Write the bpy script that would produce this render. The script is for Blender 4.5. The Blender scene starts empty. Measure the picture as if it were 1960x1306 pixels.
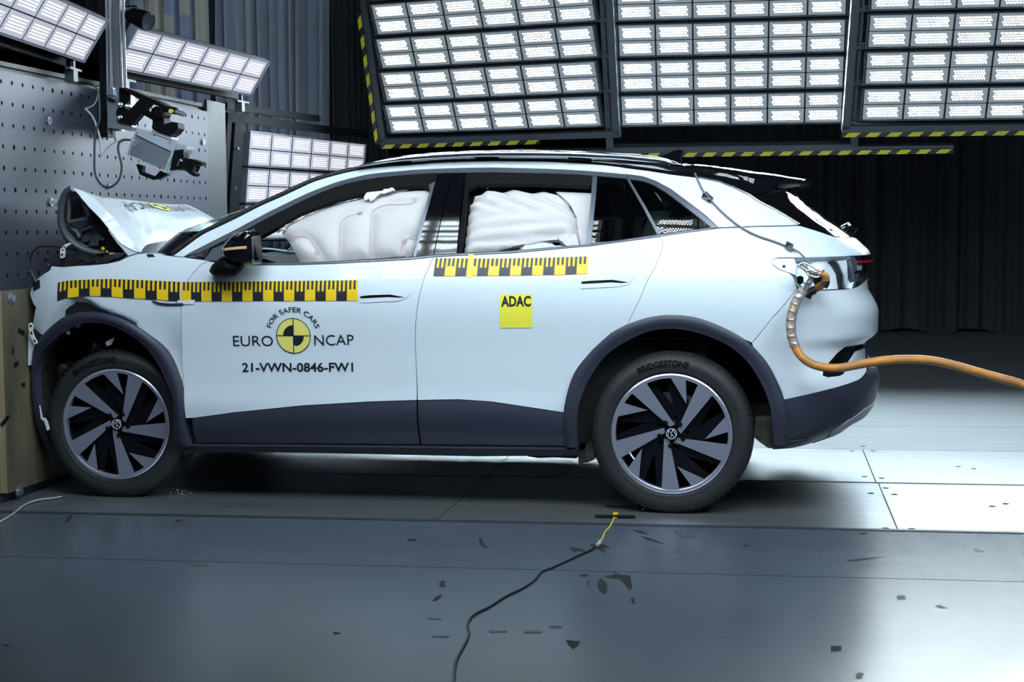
import bpy, bmesh, math, random
import numpy as np
from mathutils import Vector, Matrix, geometry
random.seed(4)
rng = np.random.default_rng(4)
SC = bpy.context.scene
COL = SC.collection

# ------------------------------------------------------------------ camera
F, CX, CY = 2850.0, 980.0, 653.0
CAM = np.array([0.4369, -6.6954, 1.3177])
RM = np.array([[0.98533, 0.0069, -0.1706], [0.17053, -0.0775, 0.9823], [-0.0065, -0.997, -0.0776]])
# rows: world axes in camera coordinates (x right, y down, z forward)
_u, _, _v = np.linalg.svd(RM)
RM = _u @ _v
cd = bpy.data.cameras.new('camera')
cam = bpy.data.objects.new('camera', cd)
COL.objects.link(cam)
cd.sensor_width = 36.0
cd.lens = F / 1960.0 * 36.0
cd.clip_end = 200
M3 = np.stack([RM[:, 0], -RM[:, 1], -RM[:, 2]], axis=1)
M4 = Matrix([list(M3[i]) + [CAM[i]] for i in range(3)] + [[0, 0, 0, 1]])
cam.matrix_world = M4
SC.camera = cam

# ------------------------------------------------------------------ world, view
SC.view_settings.view_transform = 'Standard'
SC.view_settings.look = 'None'
SC.view_settings.exposure = 0.0
SC.view_settings.gamma = 1.0
SC.view_settings.use_curve_mapping = False
SC.cycles.use_denoising = True
SC.cycles.max_bounces = 6
SC.cycles.diffuse_bounces = 3
SC.cycles.glossy_bounces = 4
SC.cycles.transmission_bounces = 6
SC.cycles.transparent_max_bounces = 12
SC.cycles.sample_clamp_indirect = 6.0
SC.cycles.caustics_reflective = False
SC.cycles.caustics_refractive = False
w = bpy.data.worlds.new('hall_air')
SC.world = w
w.use_nodes = True
w.node_tree.nodes['Background'].inputs[0].default_value = (0.24, 0.42, 0.9, 1)
w.node_tree.nodes['Background'].inputs[1].default_value = 0.06

LED_FAR = 120.0      # emission of the LED dots over the far side of the track
LED_NEAR = 60.0
LED_SIDE = 2.6
# ------------------------------------------------------------------ projection helpers
def ray(px, py):
    return RM @ np.array([(px - CX) / F, (py - CY) / F, 1.0])
def proj(P):
    c = (np.asarray(P, float) - CAM) @ RM
    return CX + F * c[..., 0] / c[..., 2], CY + F * c[..., 1] / c[..., 2], c[..., 2]
def onY(p, Y):
    d = ray(*p); return CAM + d * (Y - CAM[1]) / d[1]
def onX(p, X):
    d = ray(*p); return CAM + d * (X - CAM[0]) / d[0]
def onZ(p, Z):
    d = ray(*p); return CAM + d * (Z - CAM[2]) / d[2]

# ------------------------------------------------------------------ materials
def mat(name, color, rough=0.5, metal=0.0, coat=0.0, emis=None, es=0.0, noise=None, bump=None, ior=None, spec=None):
    m = bpy.data.materials.new(name); m.use_nodes = True
    nt = m.node_tree; b = nt.nodes['Principled BSDF']
    b.inputs['Base Color'].default_value = (*color, 1)
    b.inputs['Roughness'].default_value = rough
    b.inputs['Metallic'].default_value = metal
    b.inputs['Coat Weight'].default_value = coat
    b.inputs['Coat Roughness'].default_value = 0.03
    if spec is not None: b.inputs['Specular IOR Level'].default_value = spec
    if emis: b.inputs['Emission Color'].default_value = (*emis, 1); b.inputs['Emission Strength'].default_value = es
    tc = nt.nodes.new('ShaderNodeTexCoord')
    if noise:   # (scale xyz, amount, second colour)
        mp = nt.nodes.new('ShaderNodeMapping'); mp.inputs['Scale'].default_value = noise[0]
        nz = nt.nodes.new('ShaderNodeTexNoise'); nz.inputs['Scale'].default_value = 1.0; nz.inputs['Detail'].default_value = 6
        cr = nt.nodes.new('ShaderNodeValToRGB'); cr.color_ramp.elements[0].position = 0.5 - noise[1]; cr.color_ramp.elements[1].position = 0.5 + noise[1]
        cr.color_ramp.elements[0].color = (*color, 1); cr.color_ramp.elements[1].color = (*noise[2], 1)
        nt.links.new(tc.outputs['Object'], mp.inputs[0]); nt.links.new(mp.outputs[0], nz.inputs['Vector'])
        nt.links.new(nz.outputs[0], cr.inputs[0]); nt.links.new(cr.outputs[0], b.inputs['Base Color'])
    if bump:    # (scale xyz, strength, distance)
        mp2 = nt.nodes.new('ShaderNodeMapping'); mp2.inputs['Scale'].default_value = bump[0]
        n2 = nt.nodes.new('ShaderNodeTexNoise'); n2.inputs['Scale'].default_value = 1.0; n2.inputs['Detail'].default_value = 4
        bp = nt.nodes.new('ShaderNodeBump'); bp.inputs['Strength'].default_value = bump[1]; bp.inputs['Distance'].default_value = bump[2]
        nt.links.new(tc.outputs['Object'], mp2.inputs[0]); nt.links.new(mp2.outputs[0], n2.inputs['Vector'])
        nt.links.new(n2.outputs[0], bp.inputs['Height']); nt.links.new(bp.outputs[0], b.inputs['Normal'])
    return m

def glassmat(name, tint, refl=0.06, opac=0.0, dark=(0.005, 0.006, 0.008)):
    m = bpy.data.materials.new(name); m.use_nodes = True; nt = m.node_tree
    nt.nodes.clear()
    out = nt.nodes.new('ShaderNodeOutputMaterial')
    tr = nt.nodes.new('ShaderNodeBsdfTransparent'); tr.inputs[0].default_value = (*tint, 1)
    gl = nt.nodes.new('ShaderNodeBsdfGlossy'); gl.inputs['Roughness'].default_value = 0.01; gl.inputs[0].default_value = (1, 1, 1, 1)
    df = nt.nodes.new('ShaderNodeBsdfDiffuse'); df.inputs[0].default_value = (*dark, 1)
    m1 = nt.nodes.new('ShaderNodeMixShader'); m1.inputs[0].default_value = opac
    fr = nt.nodes.new('ShaderNodeFresnel')
    ge = nt.nodes.new('ShaderNodeNewGeometry'); mm = nt.nodes.new('ShaderNodeMath'); mm.operation = 'MULTIPLY_ADD'; mm.inputs[1].default_value = -0.8333; mm.inputs[2].default_value = 1.5
    nt.links.new(ge.outputs['Backfacing'], mm.inputs[0]); nt.links.new(mm.outputs[0], fr.inputs[0])   # same reflection from both faces of the pane
    m2 = nt.nodes.new('ShaderNodeMixShader')
    nt.links.new(tr.outputs[0], m1.inputs[1]); nt.links.new(df.outputs[0], m1.inputs[2])
    nt.links.new(fr.outputs[0], m2.inputs[0]); nt.links.new(m1.outputs[0], m2.inputs[1]); nt.links.new(gl.outputs[0], m2.inputs[2])
    nt.links.new(m2.outputs[0], out.inputs[0])
    return m

def ledmat(name, dots, base, colr=(0.86, 0.93, 1.0), nx=12, ny=4, rad=0.31):
    m = bpy.data.materials.new(name); m.use_nodes = True; nt = m.node_tree; L = nt.links
    b = nt.nodes['Principled BSDF']
    b.inputs['Base Color'].default_value = (0.10, 0.11, 0.14, 1); b.inputs['Roughness'].default_value = 0.3
    def N(op, a, c=None, d=None):
        n = nt.nodes.new('ShaderNodeMath'); n.operation = op
        for i, v in enumerate((a, c, d)):
            if v is None: continue
            if isinstance(v, (int, float)): n.inputs[i].default_value = v
            else: L.new(v, n.inputs[i])
        return n.outputs[0]
    uv = nt.nodes.new('ShaderNodeUVMap'); sp = nt.nodes.new('ShaderNodeSeparateXYZ'); L.new(uv.outputs[0], sp.inputs[0])
    U, V = sp.outputs[0], sp.outputs[1]
    v = N('MULTIPLY', N('SUBTRACT', V, 0.16), ny / 0.68)
    odd = N('MODULO', N('FLOOR', N('ADD', v, 10)), 2.0)
    u = N('ADD', N('MULTIPLY', N('SUBTRACT', U, 0.12), nx / 0.78), N('MULTIPLY', odd, 0.5))
    fu = N('SUBTRACT', N('FRACT', N('ADD', u, 10)), 0.5); fv = N('SUBTRACT', N('FRACT', N('ADD', v, 10)), 0.5)
    d = N('SQRT', N('ADD', N('MULTIPLY', fu, fu), N('MULTIPLY', fv, fv)))
    dot = N('LESS_THAN', d, rad)
    msk = N('MULTIPLY', N('MULTIPLY', N('GREATER_THAN', u, 0.0), N('LESS_THAN', u, nx + 0.0)), N('MULTIPLY', N('GREATER_THAN', v, 0.0), N('LESS_THAN', v, ny + 0.0)))
    st = N('ADD', N('MULTIPLY', N('MULTIPLY', dot, msk), dots), base)
    b.inputs['Emission Color'].default_value = (*colr, 1)
    L.new(st, b.inputs['Emission Strength'])
    return m

M = {}
M['white'] = mat('white_car_paint', (0.73, 0.82, 0.91), 0.28, 0, 0.6)
M['black_gloss'] = mat('black_gloss_paint', (0.004, 0.004, 0.006), 0.06, 0, 0.5)
M['clad'] = mat('dark_grey_cladding', (0.034, 0.037, 0.062), 0.42, bump=((900, 900, 900), 0.08, 0.001))
M['trim'] = mat('satin_grey_trim', (0.12, 0.135, 0.17), 0.28, 0.5)
M['black'] = mat('matte_black_plastic', (0.002, 0.0022, 0.003), 0.6, spec=0.12)
M['rubber'] = mat('black_rubber', (0.010, 0.011, 0.013), 0.6)
M['void'] = mat('dark_inner_metal', (0.006, 0.006, 0.009), 0.7)
M['liner'] = mat('dusty_wheel_liner', (0.006, 0.006, 0.006), 0.85, noise=((14, 14, 14), 0.12, (0.05, 0.048, 0.04)))
M['silver'] = mat('silver_roof_rail', (0.85, 0.88, 0.92), 0.16, 1.0)
M['diff'] = mat('silver_grey_plastic', (0.52, 0.57, 0.65), 0.4, 0.0)
M['rim'] = mat('machined_alloy', (0.62, 0.63, 0.78), 0.28, 0.75, bump=((3, 1, 260), 0.05, 0.001))
M['rimblack'] = mat('gloss_black_alloy', (0.006, 0.006, 0.009), 0.12)
M['tyre'] = mat('tyre_rubber', (0.014, 0.016, 0.019), 0.6, noise=((9, 9, 9), 0.3, (0.022, 0.025, 0.029)))
M['tyremark'] = mat('tyre_lettering_rubber', (0.004, 0.004, 0.005), 0.35)
M['airbag'] = mat('white_airbag_cloth', (0.66, 0.635, 0.655), 0.85, bump=((700, 700, 700), 0.12, 0.001))
M['stitch'] = mat('pink_airbag_stitching', (0.62, 0.40, 0.42), 0.8)
M['yellow'] = mat('yellow_tape', (0.93, 0.62, 0.015), 0.38)
M['yellow2'] = mat('lemon_sticker', (0.93, 0.86, 0.08), 0.4)
M['ink'] = mat('black_print', (0.018, 0.02, 0.028), 0.4)
M['ink2'] = mat('charcoal_lettering', (0.012, 0.018, 0.028), 0.4)
M['emblem_yellow'] = mat('emblem_yellow', (0.90, 0.80, 0.20), 0.4)
M['orange'] = mat('orange_cable_jacket', (0.66, 0.27, 0.045), 0.45, noise=((9, 30, 30), 0.10, (0.42, 0.19, 0.06)))
M['cableblack'] = mat('black_cable_jacket', (0.01, 0.011, 0.014), 0.35)
M['lead'] = mat('grey_lead_jacket', (0.16, 0.175, 0.21), 0.3)
M['sockwire'] = mat('woven_sock_wire', (0.62, 0.58, 0.58), 0.35, 0.5)
M['cablewhite'] = mat('pale_cable_jacket', (0.45, 0.47, 0.5), 0.5)
M['steelwire'] = mat('bright_steel_wire', (0.72, 0.74, 0.78), 0.25, 0.9)
M['rod'] = mat('polished_guide_rod', (0.16, 0.17, 0.20), 0.4, 0.5)
M['alu'] = mat('anodised_aluminium', (0.42, 0.45, 0.52), 0.32, 0.8)
M['hoodin'] = mat('hood_inner_primer', (0.085, 0.10, 0.115), 0.4, 0.2)
M['plate'] = mat('perforated_steel_plate', (0.046, 0.053, 0.090), 0.5, 0.15, noise=((0.8, 0.8, 1.5), 0.35, (0.034, 0.040, 0.070)), bump=((40, 40, 40), 0.05, 0.002))
M['plate2'] = mat('painted_barrier_steel', (0.042, 0.052, 0.064), 0.55, 0.1, noise=((2, 2, 2), 0.3, (0.032, 0.04, 0.05)))
M['hole'] = mat('bolt_hole_black', (0.002, 0.002, 0.003), 0.8)
M['wood'] = mat('weathered_plywood', (0.17, 0.155, 0.10), 0.6, noise=((2.0, 6, 2.2), 0.12, (0.085, 0.08, 0.055)), bump=((5, 30, 5), 0.2, 0.003))
M['woodedge'] = mat('plywood_edge', (0.46, 0.38, 0.24), 0.6, noise=((60, 60, 2), 0.2, (0.33, 0.26, 0.16)))
M['floor'] = mat('blue_grey_painted_floor', (0.105, 0.13, 0.165), 0.27, 0.0, noise=((0.7, 1.1, 1), 0.3, (0.075, 0.095, 0.13)), bump=((90, 90, 90), 0.16, 0.0016))
M['track'] = mat('worn_steel_track_plate', (0.48, 0.52, 0.56), 0.43, 0.90, noise=((1.2, 9, 1), 0.30, (0.36, 0.39, 0.42)), bump=((12, 60, 20), 0.06, 0.002))
M['track2'] = mat('far_floor_plate', (0.40, 0.44, 0.47), 0.42, 0.1, noise=((1.2, 5, 1), 0.3, (0.32, 0.36, 0.39)))
M['seam'] = mat('floor_joint_dirt', (0.012, 0.013, 0.015), 0.8)
M['chip'] = mat('worn_floor_patch', (0.034, 0.038, 0.037), 0.8, spec=0.1)
M['chipedge'] = mat('faded_floor_scuff', (0.085, 0.095, 0.10), 0.6, spec=0.25)
M['rust'] = mat('ochre_stain', (0.16, 0.12, 0.05), 0.6)
M['frame'] = mat('grey_lamp_frame', (0.048, 0.058, 0.072), 0.5, 0.2)
M['emblem'] = mat('white_metal_emblem', (0.75, 0.78, 0.82), 0.35, 0.2)
M['framedark'] = mat('black_lamp_housing', (0.007, 0.008, 0.011), 0.6, spec=0.15)
M['curtain'] = mat('charcoal_curtain_cloth', (0.085, 0.088, 0.09), 0.9)
M['bluecurtain'] = mat('slate_blue_curtain_cloth', (0.78, 0.83, 0.98), 0.85)
M['blacktape'] = mat('black_tape', (0.012, 0.012, 0.014), 0.35)
M['hazy'] = mat('hazard_yellow', (0.50, 0.46, 0.02), 0.45)
M['camgrey'] = mat('camera_body_grey', (0.40, 0.46, 0.52), 0.4, 0.1)
M['lensglass'] = mat('camera_lens_glass', (0.03, 0.035, 0.05), 0.03, 0.0)
M['banner1'] = mat('banner_blue_grey', (0.46, 0.50, 0.74), 0.8)
M['banner2'] = mat('banner_beige', (0.72, 0.70, 0.64), 0.8)
M['glass'] = glassmat('clear_car_glass', (0.80, 0.90, 0.90))
M['darkglass'] = glassmat('dark_tinted_glass', (0.30, 0.36, 0.33), opac=0.15)
M['amber'] = mat('amber_indicator_lens', (0.75, 0.45, 0.28), 0.15)
M['darkred'] = mat('dark_red_reflector', (0.06, 0.012, 0.02), 0.15)
M['red'] = mat('red_tail_lens', (0.45, 0.012, 0.012), 0.12)
M['lampclear'] = mat('clear_tail_reflector', (0.75, 0.78, 0.8), 0.15, 0.7)
M['interior'] = mat('interior_dark_cloth', (0.02, 0.021, 0.024), 0.8)
M['seat'] = mat('grey_green_seat_cloth', (0.16, 0.18, 0.155), 0.85)
M['dashpale'] = mat('pale_dashboard', (0.42, 0.50, 0.48), 0.6)
M['label'] = mat('white_paper_label', (0.8, 0.8, 0.8), 0.6)
M['yelcable'] = mat('yellow_flat_cable', (0.62, 0.55, 0.10), 0.5)
M['ledfar'] = ledmat('led_lens_far', LED_FAR, 0.22, (0.80, 0.94, 1.0))
M['lednear'] = ledmat('led_lens_near', LED_NEAR, 0.9, (0.80, 0.94, 1.0))
M['ledside'] = ledmat('led_lens_side', LED_SIDE, 0.50, (0.84, 0.86, 1.0), 14, 5, 0.27)

# ------------------------------------------------------------------ object helpers
def wm(o):
    return o.matrix_basis.copy() if o.parent is None else wm(o.parent) @ o.matrix_parent_inverse @ o.matrix_basis
def link(o, parent=None):
    COL.objects.link(o)
    if parent is not None:
        o.parent = parent
        o.matrix_parent_inverse = wm(parent).inverted()
    return o
def mk(name, V, Fc, m, parent=None, smooth=False, mi=None, uv=None):
    me = bpy.data.meshes.new(name)
    me.from_pydata([tuple(map(float, v)) for v in V], [], [tuple(map(int, f)) for f in Fc])
    ms = m if isinstance(m, (list, tuple)) else [m]
    for k in ms: me.materials.append(M[k] if isinstance(k, str) else k)
    if mi is not None: me.polygons.foreach_set('material_index', list(map(int, mi)))
    if smooth: me.polygons.foreach_set('use_smooth', [True] * len(me.polygons))
    if uv is not None:
        l = me.uv_layers.new(name='UVMap')
        l.data.foreach_set('uv', [c for t in uv for c in t])
    me.update()
    o = bpy.data.objects.new(name, me)
    return link(o, parent)
def tag(o, label=None, cat=None, group=None, kind=None):
    if label: o['label'] = label
    if cat: o['category'] = cat
    if group: o['group'] = group
    if kind: o['kind'] = kind
    return o
def empty(name, loc, label, cat, group=None):
    o = bpy.data.objects.new(name, None); COL.objects.link(o)
    o.location = loc; o.empty_display_size = 0.1
    return tag(o, label, cat, group)

class MB:
    def __init__(s): s.V = []; s.F = []; s.mi = []; s.uv = []
    def add(s, V, Fc, mi=0):
        n = len(s.V); s.V += [tuple(map(float, v)) for v in V]
        s.F += [tuple(i + n for i in f) for f in Fc]; s.mi += [mi] * len(Fc)
    def box(s, c, d, mi=0, R=None):
        c = np.array(c, float); d = np.array(d, float) / 2
        P = np.array([[x, y, z] for x in (-1, 1) for y in (-1, 1) for z in (-1, 1)]) * d
        if R is not None: P = P @ np.array(R).T
        s.add(P + c, [(0, 1, 3, 2), (4, 6, 7, 5), (0, 4, 5, 1), (2, 3, 7, 6), (0, 2, 6, 4), (1, 5, 7, 3)], mi)
    def beam(s, a, b, w, h, up=(0, 0, 1), mi=0):
        a = np.array(a, float); b = np.array(b, float); t = b - a; L = np.linalg.norm(t); t /= L
        u = np.cross(np.array(up, float), t); u /= np.linalg.norm(u); v = np.cross(t, u)
        s.box((a + b) / 2, (L, w, h), mi, np.stack([t, u, v], 1))
    def tube(s, pts, r, n=8, mi=0, caps=True):
        P = [np.array(p, float) for p in pts]; m = len(P)
        rr = r if isinstance(r, (list, tuple, np.ndarray)) else [r] * m
        V = []; prev = None
        for i in range(m):
            t = P[min(i + 1, m - 1)] - P[max(i - 1, 0)]; t = t / (np.linalg.norm(t) + 1e-12)
            if prev is None:
                a = np.array([0, 0, 1.0]) if abs(t[2]) < .9 else np.array([1.0, 0, 0])
                u = np.cross(a, t)
            else: u = prev - t * np.dot(prev, t)
            u /= np.linalg.norm(u) + 1e-12; prev = u; v = np.cross(t, u)
            for k in range(n):
                a = 2 * math.pi * k / n; V.append(P[i] + rr[i] * (math.cos(a) * u + math.sin(a) * v))
        Fc = [(i * n + k, i * n + (k + 1) % n, (i + 1) * n + (k + 1) % n, (i + 1) * n + k) for i in range(m - 1) for k in range(n)]
        if caps: Fc += [tuple(range(n - 1, -1, -1)), tuple(range((m - 1) * n, m * n))]
        s.add(V, Fc, mi)
    def lathe(s, prof, c, axis=(0, 1, 0), n=48, mi=0, close=False):
        ax = np.array(axis, float); ax /= np.linalg.norm(ax)
        a = np.array([0, 0, 1.0]) if abs(ax[2]) < .9 else np.array([1.0, 0, 0])
        u = np.cross(a, ax); u /= np.linalg.norm(u); v = np.cross(ax, u); c = np.array(c, float)
        V = [c + ax * h + r * (math.cos(2 * math.pi * k / n) * u + math.sin(2 * math.pi * k / n) * v) for (h, r) in prof for k in range(n)]
        Fc = [(i * n + k, i * n + (k + 1) % n, (i + 1) * n + (k + 1) % n, (i + 1) * n + k) for i in range(len(prof) - 1) for k in range(n)]
        s.add(V, Fc, mi)
    def prism(s, P2, f, dvec, mi=0, mside=None):
        """P2 list of 3D points (planar loop), extruded by dvec"""
        V = [np.array(p, float) for p in P2]; n = len(V); d = np.array(dvec, float)
        tri = tess([(a, b) for a, b in f])
        s.add(V, [t for t in tri], mi)
        s.add([v + d for v in V], [t[::-1] for t in tri], mi)
        s.add(V + [v + d for v in V], [(i, i + n, (i + 1) % n + n, (i + 1) % n) for i in range(n)], mi if mside is None else mside)
    def build(s, name, m, parent=None, smooth=False):
        o = mk(name, s.V, s.F, m, parent, smooth, s.mi)
        bm = bmesh.new(); bm.from_mesh(o.data); bmesh.ops.recalc_face_normals(bm, faces=bm.faces); bm.to_mesh(o.data); bm.free()
        if smooth: autosmooth(o)
        return o
def autosmooth(o, ang=35):
    me = o.data
    bm = bmesh.new(); bm.from_mesh(me)
    for e in bm.edges:
        if len(e.link_faces) == 2 and e.calc_face_angle(0) > math.radians(ang): e.smooth = False
        elif len(e.link_faces) != 2: e.smooth = False
    bm.to_mesh(me); bm.free()
def tess(P2):
    n = len(P2)
    r = geometry.tessellate_polygon([[Vector((a, b, 0)) for a, b in P2]])
    out = []
    for t in r:
        a, b, c = [P2[i] for i in t]
        ar = (b[0] - a[0]) * (c[1] - a[1]) - (b[1] - a[1]) * (c[0] - a[0])
        out.append(tuple(t) if ar > 0 else tuple(t[::-1]))
    return out
def slab(mb, pxs, Y, th, mi=0):
    """outline traced on a plane at distance Y, given real thickness th away from the camera"""
    P = [onY(p, Y) for p in pxs]
    mb.prism(P, [(p[0], p[2]) for p in P], (0, th, 0), mi)
def slabX(mb, pxs, X, th, mi=0):
    P = [onX(p, X) for p in pxs]
    mb.prism(P, [(p[1], p[2]) for p in P], (-th, 0, 0), mi)
def smoothpath(P, n=8):
    P = [np.array(p, float) for p in P]; out = []
    for i in range(len(P) - 1):
        p0 = P[max(i - 1, 0)]; p1 = P[i]; p2 = P[i + 1]; p3 = P[min(i + 2, len(P) - 1)]
        for k in range(n):
            t = k / n
            out.append(0.5 * ((2 * p1) + (-p0 + p2) * t + (2 * p0 - 5 * p1 + 4 * p2 - p3) * t * t + (-p0 + 3 * p1 - 3 * p2 + p3) * t ** 3))
    out.append(P[-1]); return out
def resamp(P, n):
    P = np.array(P, float); d = np.r_[0, np.cumsum(np.linalg.norm(np.diff(P, axis=0), axis=1))]
    t = np.linspace(0, d[-1], n)
    return np.stack([np.interp(t, d, P[:, k]) for k in range(P.shape[1])], 1)
def textmesh(s, bold=0.0, res=3):
    cu = bpy.data.curves.new('lettering', 'FONT'); cu.body = s; cu.size = 1.0; cu.offset = bold; cu.resolution_u = res
    o = bpy.data.objects.new('lettering', cu); COL.objects.link(o)
    dg = bpy.context.evaluated_depsgraph_get(); me = bpy.data.meshes.new_from_object(o.evaluated_get(dg))
    V = np.array([v.co[:] for v in me.vertices]); Fc = [tuple(p.vertices) for p in me.polygons]
    bpy.data.objects.remove(o); bpy.data.curves.remove(cu); bpy.data.meshes.remove(me)
    return V, Fc

# ------------------------------------------------------------------ floor of the crash hall
SK = 0.036          # the plate joints run slightly askew of the car
def strip(x0, x1, y0, y1, z=0.0):
    return [(x0, y0 + SK * x0, z), (x1, y0 + SK * x1, z), (x1, y1 + SK * x1, z), (x0, y1 + SK * x1 * 0 + SK * x0, z)]
mb = MB()
GAP = 0.009
rows = [(-9.0, -1.125, 0, [(-8, 9)]), (-1.125, -0.225, 0, [(-8, 9)]),
        (-0.215, 0.950, 1, [(-8, -1.03), (-1.03, 0.985), (0.985, 9)]),
        (0.978, 2.11, 1, [(-8, -1.03), (-1.03, 0.975), (0.975, 9)]), (2.11, 3.13, 2, [(-8, 9)]), (3.13, 16.0, 2, [(-8, 9)])]
for y0, y1, mi, xs in rows:
    for x0, x1 in xs:
        q = strip(x0 + GAP / 3, x1 - GAP / 3, y0 + GAP / 2, y1 - GAP / 2)
        lo = [(a, b, c - 0.03) for a, b, c in q]
        mb.add(q + lo, [(0, 1, 2, 3), (0, 4, 5, 1), (1, 5, 6, 2), (2, 6, 7, 3), (3, 7, 4, 0)], mi)
mb.box((0.5, 3, -0.05), (18, 26, 0.03), 3)
# raised steel rim along the track edge and the rail slot
for yy, wd in ((-0.235, 0.035),):
    q = strip(-8, 9, yy - wd / 2, yy + wd / 2, 0.004)
    mb.add(q + [(a, b, -0.02) for a, b, c in q], [(0, 1, 2, 3), (0, 4, 5, 1), (2, 6, 7, 3)], 6)
def fpatch(pts, mi=4, z=0.0012):
    P = [onZ(p, 0)[:2] for p in pts]
    if sum(P[i][0] * P[(i + 1) % len(P)][1] - P[(i + 1) % len(P)][0] * P[i][1] for i in range(len(P))) < 0: P = P[::-1]
    mb.add([(a, b, z) for a, b in P], tess(P), mi)
for c in [
    [(916, 1033), (921, 1030), (925, 1040), (933, 1048), (928, 1050), (919, 1043)],
    [(1089, 1049), (1098, 1048), (1106, 1051), (1114, 1051), (1119, 1057), (1112, 1056), (1106, 1055), (1098, 1058)],
    [(1129, 1043), (1142, 1040), (1150, 1041), (1160, 1044), (1167, 1050), (1154, 1048), (1158, 1055), (1160, 1060), (1146, 1053), (1134, 1049)],
    [(1143, 1118), (1149, 1107), (1160, 1116), (1163, 1127), (1159, 1139), (1150, 1134), (1145, 1128)],
    [(1156, 1103), (1175, 1101), (1177, 1095), (1184, 1100), (1206, 1103), (1208, 1115), (1211, 1126), (1204, 1130), (1196, 1119), (1185, 1109), (1168, 1108)],
    [(1207, 1146), (1212, 1144), (1216, 1155), (1214, 1158), (1209, 1153)],
    [(1123, 1109), (1127, 1116), (1129, 1125), (1125, 1120)],
    [(1083, 1226), (1112, 1229), (1106, 1234), (1108, 1236), (1096, 1243), (1088, 1235)],
    [(827, 1151), (836, 1142), (846, 1139), (845, 1144), (834, 1151)],
    [(840, 1117), (846, 1112), (854, 1113), (850, 1118), (853, 1123), (843, 1125)],
    [(1227, 1027), (1240, 1030), (1275, 1043), (1262, 1040), (1240, 1034)],
    [(1210, 1014), (1228, 1017), (1243, 1024), (1226, 1021)],
    [(1590, 1238), (1610, 1237), (1611, 1247), (1590, 1248)],
    [(1621, 1073), (1650, 1070), (1690, 1067), (1652, 1073), (1624, 1075)],
    [(4, 1233), (20, 1236), (10, 1238)], [(1108, 1101), (1128, 1100), (1116, 1106)],
    [(124, 1000), (134, 986), (139, 987), (130, 1000)], [(781, 1033), (798, 1032), (795, 1036), (779, 1037)],
    [(333, 998), (341, 996), (350, 998), (341, 1000)], [(637, 1210), (654, 1213), (640, 1216)]]:
    fpatch(c)
for c in [[(817, 1183), (847, 1185), (845, 1188), (822, 1186)], [(826, 1218), (861, 1218), (858, 1221), (828, 1221)], [(936, 1208), (971, 1208), (969, 1211), (938, 1212)],
          [(1003, 1209), (1036, 1209), (1037, 1213), (1005, 1213)], [(1050, 1199), (1076, 1199), (1075, 1203), (1052, 1202)],
          [(1288, 1018), (1310, 1014), (1330, 1019), (1336, 1027), (1322, 1032), (1302, 1027)], [(1379, 1215), (1394, 1214), (1395, 1219), (1381, 1220)],
          [(1550, 1176), (1561, 1174), (1563, 1180), (1553, 1183)], [(1637, 1293), (1645, 1287), (1653, 1292), (1648, 1300), (1640, 1300)],
          [(1864, 1052), (1876, 1052), (1886, 1057), (1870, 1057)], [(1788, 1160), (1800, 1159), (1815, 1165), (1800, 1165)],
          [(1716, 1141), (1732, 1140), (1734, 1148), (1718, 1149)], [(362, 1080), (398, 1080), (395, 1084), (370, 1084)]]:
    fpatch(c, 5)
for c in [[(1541, 950), (1570, 947), (1600, 949), (1596, 953), (1560, 954)], [(640, 952), (700, 940), (760, 948), (745, 965), (690, 972), (650, 966)]]:
    pass
for p in [(1655, 913), (1687, 916), (1695, 935), (1667, 945), (1712, 947), (1695, 1012), (1745, 1013), (1631, 864), (1671, 864), (1834, 894), (1864, 898), (1899, 970), (1925, 965), (1652, 855), (1652, 1022), (1429, 1045)]:
    c = onZ(p, 0); mb.lathe([(0.0015, 0.0), (0.0015, 0.016)], (c[0], c[1], 0), (0, 0, 1), 14, 4)
fl = mb.build('floor', ['floor', 'track', 'track2', 'seam', 'chip', 'chipedge', 'frame', 'rust'])
tag(fl, kind='structure')

# ------------------------------------------------------------------ backdrop of the hall
def curtain(name, x0, x1, y0, y1, z0, z1, m, folds, amp, seed, nz=6, kind='structure', fan=0.0):
    r = np.random.default_rng(seed); n = int(folds * 14)
    ph = np.cumsum(r.uniform(.55, 1.5, n + 1)); ph = ph / ph[-1] * folds * 2 * math.pi
    A = amp * np.interp(np.arange(n + 1), np.linspace(0, n, 30), r.uniform(.35, 1.3, 30))
    V = []; 
    for j in range(nz + 1):
        t = j / nz
        for i in range(n + 1):
            s = i / n; k = 1 - .25 * t
            x = x0 + (x1 - x0) * (s + fan * (t - .5) * (s - .5)); y = y0 + (y1 - y0) * s
            V.append((x, y - A[i] * k * (math.sin(ph[i]) + .3 * math.sin(2.3 * ph[i] + 1 + t)), z0 + (z1 - z0) * t + (0.03 * math.sin(ph[i] * .37) if j == 0 else 0)))
    Fc = [(j * (n + 1) + i, j * (n + 1) + i + 1, (j + 1) * (n + 1) + i + 1, (j + 1) * (n + 1) + i) for j in range(nz) for i in range(n)]
    return mk(name, V, Fc, m, None, True)
o = curtain('stage_curtain', -1.5, 9.0, 11.6, 12.0, 0.02, 6.0, 'curtain', 34, 0.07, 3)
tag(o, 'charcoal curtain hanging along the far side behind the car', 'curtain')
_a = onY((415, 100), 7.6)[0]; _b = onY((628, 100), 8.2)[0]; _c = onY((705, 100), 8.6)[0]
o = curtain('stage_curtain', _a, _b, 7.6, 8.2, 0.3, 5.0, 'bluecurtain', 11, 0.17, 8, fan=0.16)
tag(o, 'slate blue pleated curtain above the barrier lamps', 'curtain')
o = curtain('stage_curtain', _b, _c + .15, 8.35, 8.8, 0.02, 6.0, 'curtain', 9, 0.07, 5)
tag(o, 'dark curtain beside the blue one, left of the overhead lamps', 'curtain')
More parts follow.
